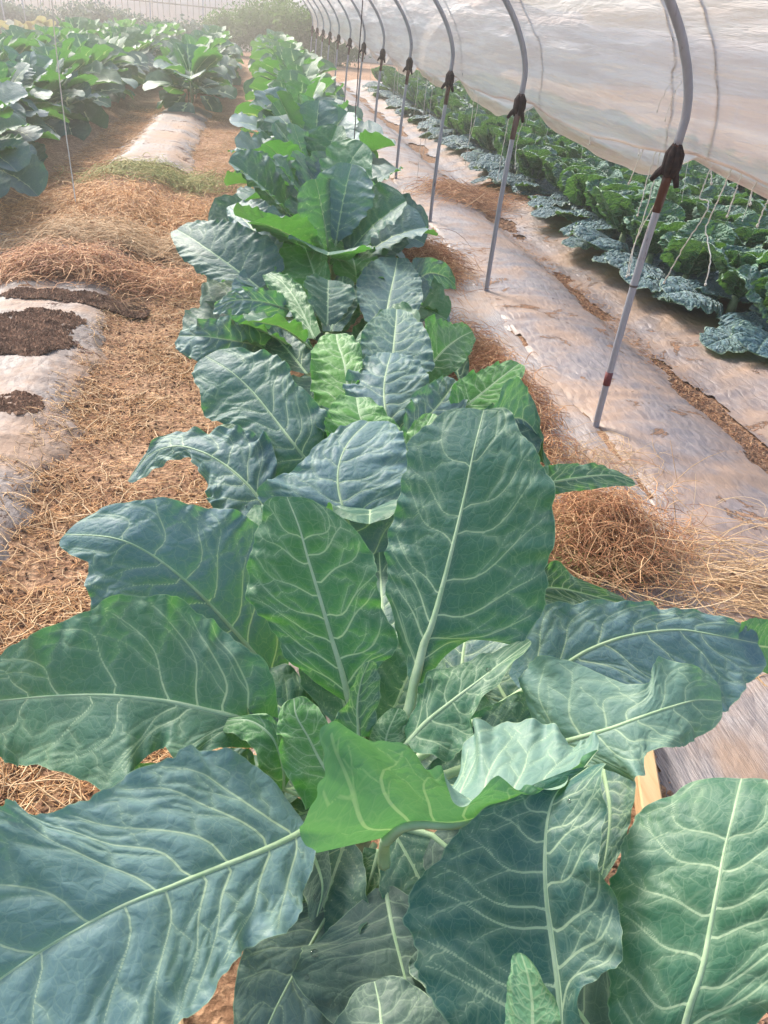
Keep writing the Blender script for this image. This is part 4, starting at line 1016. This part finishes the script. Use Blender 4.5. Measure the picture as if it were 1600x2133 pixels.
# film wall: hung outside the hoops
def film_pt(u, y):
    """u: 0 at hem .. 1 at top"""
    pass
ysf = np.arange(.2, 25.4, .045); nu_ = 64
prof = cr(HP[3:9], np.linspace(0, 5, nu_))
# outward normal
tg = np.gradient(prof, axis=0); nr = np.stack([tg[:, 1], -tg[:, 0]], 1); nr /= np.linalg.norm(nr, axis=1)[:, None]
U = np.linspace(0, 1, nu_)[:, None]; Yf = ysf[None, :]
ph = ((Yf - 2.97) / 2.0) % 1.0; sagf = np.sin(PI * ph) ** .8 * np.where(Yf < 2.97, .25, .85)
zdrop = -.02 - .075 * sagf - .03 * (fbm(Yf * 1.5, Yf * 0, 31, 3) - .45) * 2
off = .020 + .045 * (1 - np.exp(-U * 6)) * 0 + .035 * sagf * np.sin(PI * np.clip(U * 1.3, 0, 1)) + .05 * np.exp(-U * 9) * (.5 + sagf)
wrk = .055 * (fbm(U * 9 + 3, Yf * 1.1, 33, 4) - .45) + .018 * (fbm(U * 30 + 3, Yf * 2.0 + U * 4, 35, 3) - .45)
off = off + wrk * (.35 + .65 * sagf)
Xf = prof[:, 0:1] + nr[:, 0:1] * off; Zf = prof[:, 1:2] + nr[:, 1:2] * off + zdrop * np.exp(-U * 7)
V = np.stack([Xf, np.broadcast_to(Yf, Xf.shape), Zf], -1).reshape(-1, 3)
wall = link('plastic_wall', mk_mesh('plastic_wall', V, grid_faces(nu_, len(ysf)), M_FILM)); tag(wall, 'translucent pinkish plastic film wall stretched along the pipe hoops', 'plastic film')
# the gathered hem: loose double layer hanging under the lower edge
nh = 26; Uh = np.linspace(0, 1, nh)[:, None]
x0 = Xf[0][None]; z0 = Zf[0][None]
dep = .03 + .09 * sagf + .10 * (fbm(Yf * 1.2 + 9, Yf * 0, 41, 3) - .4)
dep = np.clip(dep, .03, .2)
Xh = x0 + .055 * np.sin(Uh * PI) * (.5 + sagf) + .03 * Uh + .02 * (fbm(Uh * 3 + 2, Yf * 3, 43, 3) - .45)
Zh = z0 + .012 - dep * Uh ** .9 + .03 * Uh * (fbm(Yf * 2.3, Uh * 2, 45, 3) - .45)
V = np.stack([Xh, np.broadcast_to(Yf, Xh.shape), Zh], -1).reshape(-1, 3)
link('hem', mk_mesh('hem', V, grid_faces(nh, len(ysf)), M_FILM), wall)
link('hem_cord', MB().tube(np.stack([Xf[0] + .004, ysf, Zf[0] + .004], 1)[::3], .006, 6).mesh('hem_cord', M_FILM), wall)
# hold-down straps pressed on the outside of the film
def strap(y0, dy, i, side):
    pts = []
    for q in range(26):
        u = q / 25; k_ = int(u * (nu_ - 1)); j = min(len(ysf) - 1, max(0, int((y0 + dy * (1 - u) * 1.0 - .2) / .045)))
        pts.append((Xf[k_, j] + nr[k_, 0] * .006, ysf[j], Zf[k_, j] + nr[k_, 1] * .006))
    o = link('film_strap', MB().tube(pts, .0045, 5).mesh('film_strap', M_STRAP))
    tag(o, f'dark hold-down strap over the plastic film, just {side} the {["nearest","second","third","fourth","fifth","sixth"][i]} hoop', 'strap', 'dark straps holding the film')
for i, y in enumerate(POSTY[:6]):
    strap(y + .12, .12, i, 'beyond'); strap(y - .10, -.06, i, 'before')

# next tunnel's rolled white film far right
mb = MB()
for k in range(1):
    pts = [(7.0 + .05 * math.sin(q), 2 + q * .9, .50 + .04 * math.sin(q * 1.9)) for q in range(26)]
    mb.tube(pts, [.10 + .03 * math.sin(q * 2.7) for q in range(26)], 10)
o = link('rolled_film', mb.mesh('rolled_film', M_FILM)); tag(o, 'pale rolled up plastic film beyond the savoy cabbages', 'rolled film')
for i, y in enumerate(np.arange(4, 24, 2.0)):
    o = link('stake', MB().tube([(7.1, y, -.1), (7.1, y, .9)], .015, 8).mesh('stake', M_PIPE)); tag(o, ordinal(i) + ' grey pipe stake from the near end of the far side of the cabbages', 'stake', 'pipe stakes beyond the cabbages')

# ------------------------------------------------------------------ twine
def twine(pts, label, r=.0022, mat=None, knots=True, seed=0):
    pts = np.asarray(pts, float); n = max(10, len(pts) * 6)
    P = cr(pts, np.linspace(0, len(pts) - 1, n))
    rr = np.random.default_rng(seed)
    P[1:-1] += rr.normal(0, .0012, (n - 2, 3))
    mb = MB().tube(P, r, 5)
    if knots:
        e = P[-1]; mb.tube([e + (0, 0, .006), e, e + (0, 0, -.006)], [r, r * 2.2, r], 6)
    o = link('twine', mb.mesh('twine', mat or M_TWINE)); tag(o, label, 'twine', 'white twines hanging from the tunnel frame' if mat is None else 'dark twines'); return o
NT = [
 ([(1237, 252), (1232, 275), (1228, 300)], 'short white twine under the hem between the two nearest posts'),
 ([(1332, 276), (1331, 300), (1331, 322)], 'very short white twine just left of the nearest post'),
 ([(1350, 290), (1330, 335), (1310, 382)], 'white twine slanting down left of the nearest post, ending above the cabbages'),
 ([(1370, 305), (1350, 365), (1340, 410), (1328, 448)], 'white twine left of the nearest post with a frayed end'),
 ([(1378, 300), (1366, 360), (1345, 440), (1325, 500), (1310, 572)], 'long white twine left of the nearest post, left one of the close pair'),
 ([(1393, 320), (1378, 395), (1340, 470), (1318, 520), (1306, 575)], 'long white twine hugging the nearest post, right one of the close pair'),
 ([(1482, 345), (1462, 398), (1459, 415), (1474, 418), (1472, 440), (1440, 490), (1410, 540), (1384, 588)], 'white twine with a loop right of the nearest post'),
 ([(1482, 350), (1482, 382)], 'tiny white twine end right of the nearest post'),
 ([(1526, 348), (1500, 408), (1472, 470), (1474, 500), (1480, 540), (1470, 592)], 'long wavy white twine hanging right of the looped twine'),
 ([(1547, 356), (1534, 395), (1515, 450)], 'thin white twine ending half way among the cabbages at the right'),
 ([(1580, 372), (1566, 400), (1563, 425)], 'short pair of white twine ends near the right edge'),
 ([(1602, 415), (1590, 440), (1578, 470)], 'white twine at the very right edge of the picture'),
 ([(1062, 235), (1047, 312), (1036, 375)], 'white twine left of the second post'),
 ([(1094, 235), (1076, 300), (1073, 350)], 'white twine twisting right of the second post'),
 ([(990, 175), (981, 262), (969, 342)], 'white twine midway between the second and third posts'),
 ([(1001, 178), (990, 245), (975, 300)], 'shorter white twine midway between the second and third posts'),
 ([(893, 140), (884, 219), (874, 320), (866, 414)], 'long white twine between the third and fourth posts'),
 ([(905, 148), (893, 250), (880, 330)], 'shorter white twine left of the third post'),
 ([(826, 122), (822, 170), (819, 208)], 'white twine just left of the fourth post'),
 ([(832, 122), (828, 180), (827, 230)], 'longer white twine left of the fourth post'),
 ([(872, 135), (869, 190), (862, 240)], 'white twine right of the fourth post'),
 ([(776, 92), (772, 150), (770, 195)], 'white twine left of the fifth post'),
 ([(700, 60), (697, 130), (692, 185)], 'pair of pale twines at the far end of the wall'),
]
for k, (pp, lab) in enumerate(NT):
    twine([atX(px, py, 1.64) for px, py in pp], lab, r=.0024, seed=k)
# loose ends stuck out at the nearest hoop, twine knots
twine([atX(1422, 152, 1.55), atX(1395, 175, 1.56), atX(1375, 215, 1.56), atX(1369, 232, 1.56)], 'thin wire curling left from the bend of the nearest hoop', r=.0012, seed=50)
twine([atX(1424, 165, 1.55), atX(1405, 195, 1.56), atX(1390, 235, 1.56), atX(1386, 250, 1.56)], 'second thin wire curling below the first at the nearest hoop', r=.0012, seed=51)
# far tunnel twines right behind
for k in range(14):
    x = 3.2 + .2 * rnd.random(); y = 5 + k * 1.1; z1 = 1.25
    twine([(x, y, z1), (x + rnd.uniform(-.02, .02), y + .02, .9), (x + rnd.uniform(-.05, .05), y, rnd.uniform(.45, .7))], ordinal(k) + ' pale twine from the near end hanging over the savoy cabbage rows', r=.0022, seed=90 + k)
# left side twine and dark twine
twine([atZ(100, -60, 2.0) if False else atD(102, -60, 6.9), atD(120, 130, 6.9), atD(138, 280, 6.85), atZ(165, 470, .02)], 'long white twine hanging above the left bed down to the straw', r=.0042, seed=70)
twine([atD(757, -20, 4.6), atD(745, 160, 4.6), atD(735, 320, 4.55), atD(718, 440, 4.5)], 'dark twine hanging into the middle of the main kale row', r=.0028, mat=M_TWINED, seed=71)

# ------------------------------------------------------------------ background
def bush(x, y, rx, ry, h, n, seed, label, mat, cat='bush', leaf=.06, group=None, trunk=True):
    rr = np.random.default_rng(seed); root = bpy.data.objects.new('bush', None); COL.objects.link(root); root.location = (x, y, 0)
    tag(root, label, cat, group)
    cl = rr.normal(0, 1, (26, 3)); cl /= np.linalg.norm(cl, axis=1)[:, None]; cl *= rr.uniform(.35, .95, (26, 1))
    cl = cl * [rx, ry, h * .5] + [0, 0, h * .52]
    c = cl[rr.integers(0, 26, n)] + rr.normal(0, 1, (n, 3)) * [rx * .22, ry * .22, h * .12]
    c[:, 2] = np.clip(c[:, 2], .02, None)
    a = rr.normal(0, 1, (n, 3)); a /= np.linalg.norm(a, axis=1)[:, None]; b = np.cross(a, rr.normal(0, 1, (n, 3))); b /= np.linalg.norm(b, axis=1)[:, None]
    s = leaf * rr.uniform(.5, 1.4, (n, 1))
    V = np.stack([c - a * s, c + b * s * .45, c + a * s, c - b * s * .45], 1).reshape(-1, 3)
    link('crown', mk_mesh('crown', V, np.arange(n * 4).reshape(n, 4), mat, smooth=False), root)
    mb = MB()
    for k in range(7):
        p = cl[k]; mb.tube([(rr.normal(0, .06), rr.normal(0, .06), -.05), (p[0] * .4, p[1] * .4, p[2] * .5), p], [.03, .02, .008], 6)
    link('trunk', mb.mesh('trunk', M_STEM), root)
M_BUSH = plain_mat('bush_leaves', (.05, .10, .035), (.10, .17, .06), 3, .7, .001, transl=(.3, (.15, .3, .05)))
M_BUSHB = plain_mat('bluish_leaves', (.08, .12, .12), (.16, .20, .20), 3, .7, .001, transl=(.2, (.15, .25, .12)))
bush(.35, 31.5, 1.1, 1.0, 1.9, 9000, 1, 'tall dark bush behind the end of the main kale row', M_BUSH)
bush(1.7, 30.5, 1.3, 1.0, 1.6, 9000, 2, 'lighter bush between the kale row end and the plastic wall', M_BUSH)
bush(-.9, 32.5, .9, .8, 1.3, 5000, 3, 'low dark bush left of the tall bush at the field end', M_BUSH)
bush(2.9, 31.5, .8, .8, 1.1, 4000, 4, 'small bush seen under the far end of the plastic wall', M_BUSH)
for k in range(11):
    bush(-2.2 - k * 1.15 + rnd.uniform(-.2, .2), 30.5 + rnd.uniform(-1, 1), .85, .9, rnd.uniform(.85, 1.1), 3600, 20 + k, ordinal(k) + ' bluish bush from the right in the hedge beyond the left kale rows', M_BUSHB, group='bluish bushes beyond the left rows', leaf=.07)
# slatted reed fence and the pale greenhouse behind
M_FENCE = plain_mat('fence_stick', (.30, .24, .19), (.42, .35, .28), 5, .85, .002)
mb = MB(); fr = bpy.data.objects.new('stick_fence', None); COL.objects.link(fr); fr.location = (0, 0, 0)
tag(fr, 'thin stick fence with horizontal rails along the far end of the field', 'fence')
for k in range(96):
    x = -18 + k * .21; mb.tube([(x, 34.5, -.1), (x + rnd.uniform(-.03, .03), 34.5, 1.65 + rnd.uniform(-.1, .1))], .013, 5)
fs = link('sticks', mb.mesh('sticks', M_FENCE), fr); 
link('rail', MB().box((-8, 34.52, .6), (20, .02, .04)).mesh('rail', M_FENCE), fr); link('rail', MB().box((-8, 34.52, 1.35), (20, .02, .04)).mesh('rail', M_FENCE), fr)
def polytunnel(x, y, w, L_, h, label, rot=0):
    r = bpy.data.objects.new('polytunnel', None); COL.objects.link(r); r.location = (x, y, 0); r.rotation_euler = (0, 0, rot); tag(r, label, 'polytunnel')
    th = np.linspace(0, PI, 25); pr = np.stack([np.cos(th) * w / 2, np.sin(th) ** .8 * h], 1)
    yy = np.linspace(0, L_, 40)
    V = np.array([[(p[0], y_, p[1] + .01 * math.sin(y_ * 9)) for y_ in yy] for p in pr]).reshape(-1, 3)
    link('cover', mk_mesh('cover', V, grid_faces(25, 40), M_COVER), r)
    # end wall
    E = np.array([(p[0], 0, q * p[1]) for p in pr for q in (1, 0)]); f = [[2 * k, 2 * k + 2, 2 * k + 3, 2 * k + 1] for k in range(24)]
    link('end_wall', mk_mesh('end_wall', E, f, M_COVER, smooth=False), r)
    mbb = MB()
    for y_ in np.arange(0, L_ + .1, 2): mbb.tube([(p[0] * 1.004, y_, p[1] * 1.006) for p in pr], .02, 6)
    link('hoops', mbb.mesh('hoops', M_PIPE), r)
M_COVER = plain_mat('tunnel_cover', (.72, .66, .60), (.80, .76, .72), 2, .4, .01, transl=(.4, (.9, .85, .8)))
polytunnel(-22, 39, 5.5, 36, 2.5, 'long pale polytunnel behind the stick fence', -PI / 2)
polytunnel(.8, 38, 4.5, 30, 2.1, 'grey white polytunnel behind the tall dark bush', -PI / 2 + .06)
polytunnel(9.5, 34, 6, 30, 2.5, 'pale polytunnel far behind the savoy cabbages', 0)

def prune(o):
    for ch in list(o.children): prune(ch)
    bpy.data.objects.remove(o)
for o in SN + SM + SF + FP + DP:
    if id(o) not in used: prune(o)
# ------------------------------------------------------------------ water drops
M_W, nt = new_mat('water'); g = G(nt)
gl = g.n('ShaderNodeBsdfGlass'); gl.inputs['IOR'].default_value = 1.33; gl.inputs['Roughness'].default_value = 0.0; g.out(gl.outputs[0])

bpy.context.view_layer.update()
def drop(px, py, r, label, k):
    hit, loc, nrm, _, _, _ = scene.ray_cast(bpy.context.evaluated_depsgraph_get(), Vector(EYE), Vector(ray(px, py)))
    if not hit: return
    if nrm.dot(Vector(EYE) - loc) < 0: nrm = -nrm
    th = np.linspace(.01, PI / 2 + .15, 9); P = np.stack([0 * th, 0 * th, np.cos(th) * .55], 1)
    V, Fc = tube(P[::-1] * r, np.sin(th)[::-1] * r, 16)
    o = link('water_drop', mk_mesh('water_drop', V, Fc, M_W)); o.location = loc; o.rotation_euler = nrm.to_track_quat('Z', 'Y').to_euler()
    tag(o, label, 'water drop', 'water drops on the kale leaves')
for k, (px, py, r_, lb) in enumerate([(655, 1985, .0062, 'large clear water drop on the dim leaf at the bottom centre'), (640, 2035, .004, 'small water drop below the large drop on the dim leaf'), (1018, 1395, .005, 'clear water drop beside the curled tip of the young leaf'),
   (350, 938, .003, 'water drop on the drooping leaf at the left, left one of two'), (362, 942, .003, 'water drop on the drooping leaf at the left, right one of two'), (512, 1055, .0035, 'water drop near the base of the blue leaf behind the oval leaf'),
   (660, 1870, .006, 'long water drop on the small dark leaf above the bottom centre'), (1186, 1668, .0028, 'tiny white drop near the tip of the hanging blue-green leaf')]): drop(px, py, r_, lb, k)

# ------------------------------------------------------------------ haze
HAZE = True
if HAZE:
    mb = MB().box((0, 0, 0), (1, 1, 1)); me = mb.mesh('haze', None, False)
    hz = link('haze', me); hz.location = (-2, 32, 2.2); hz.scale = (90, 74, 7.0); tag(hz, kind='stuff')
    hz['label'] = 'thin pale haze in the air over the field'; hz['category'] = 'haze'
    mt, nt = new_mat('haze'); g = G(nt)
    v = g.n('ShaderNodeVolumePrincipled'); v.inputs['Color'].default_value = (1, .97, .94, 1); v.inputs['Density'].default_value = .0078; v.inputs['Anisotropy'].default_value = .6
    o_ = g.n('ShaderNodeOutputMaterial'); g.l(v.outputs[0], o_.inputs['Volume'])
    me.materials.clear(); me.materials.append(mt)

# ------------------------------------------------------------------ light
w = bpy.data.worlds.new('World'); scene.world = w; w.use_nodes = True
nt = w.node_tree; bg = nt.nodes['Background']
sky = nt.nodes.new('ShaderNodeTexSky'); sky.sky_type = 'NISHITA'; sky.sun_disc = False
EL, AZ = math.radians(38), math.radians(-28)      # azimuth from +Y, negative = left
sky.sun_elevation = EL; sky.sun_rotation = AZ; sky.dust_density = 3.0; sky.air_density = 1.2
nt.links.new(sky.outputs[0], bg.inputs[0]); bg.inputs[1].default_value = .15
sl = bpy.data.lights.new('sun', 'SUN'); sl.energy = 3.3; sl.angle = math.radians(14); sl.color = (1, .93, .84)
so = bpy.data.objects.new('sun', sl); COL.objects.link(so)
dirv = Vector((math.sin(AZ) * math.cos(EL), math.cos(AZ) * math.cos(EL), math.sin(EL)))
so.rotation_euler = dirv.to_track_quat('Z', 'Y').to_euler()
vs = scene.view_settings; vs.view_transform = 'Standard'; vs.look = 'None'; vs.exposure = 1.0; vs.gamma = 1
scene.cycles.max_bounces = 5; scene.cycles.transparent_max_bounces = 8; scene.cycles.volume_bounces = 0
scene.cycles.use_denoising = True
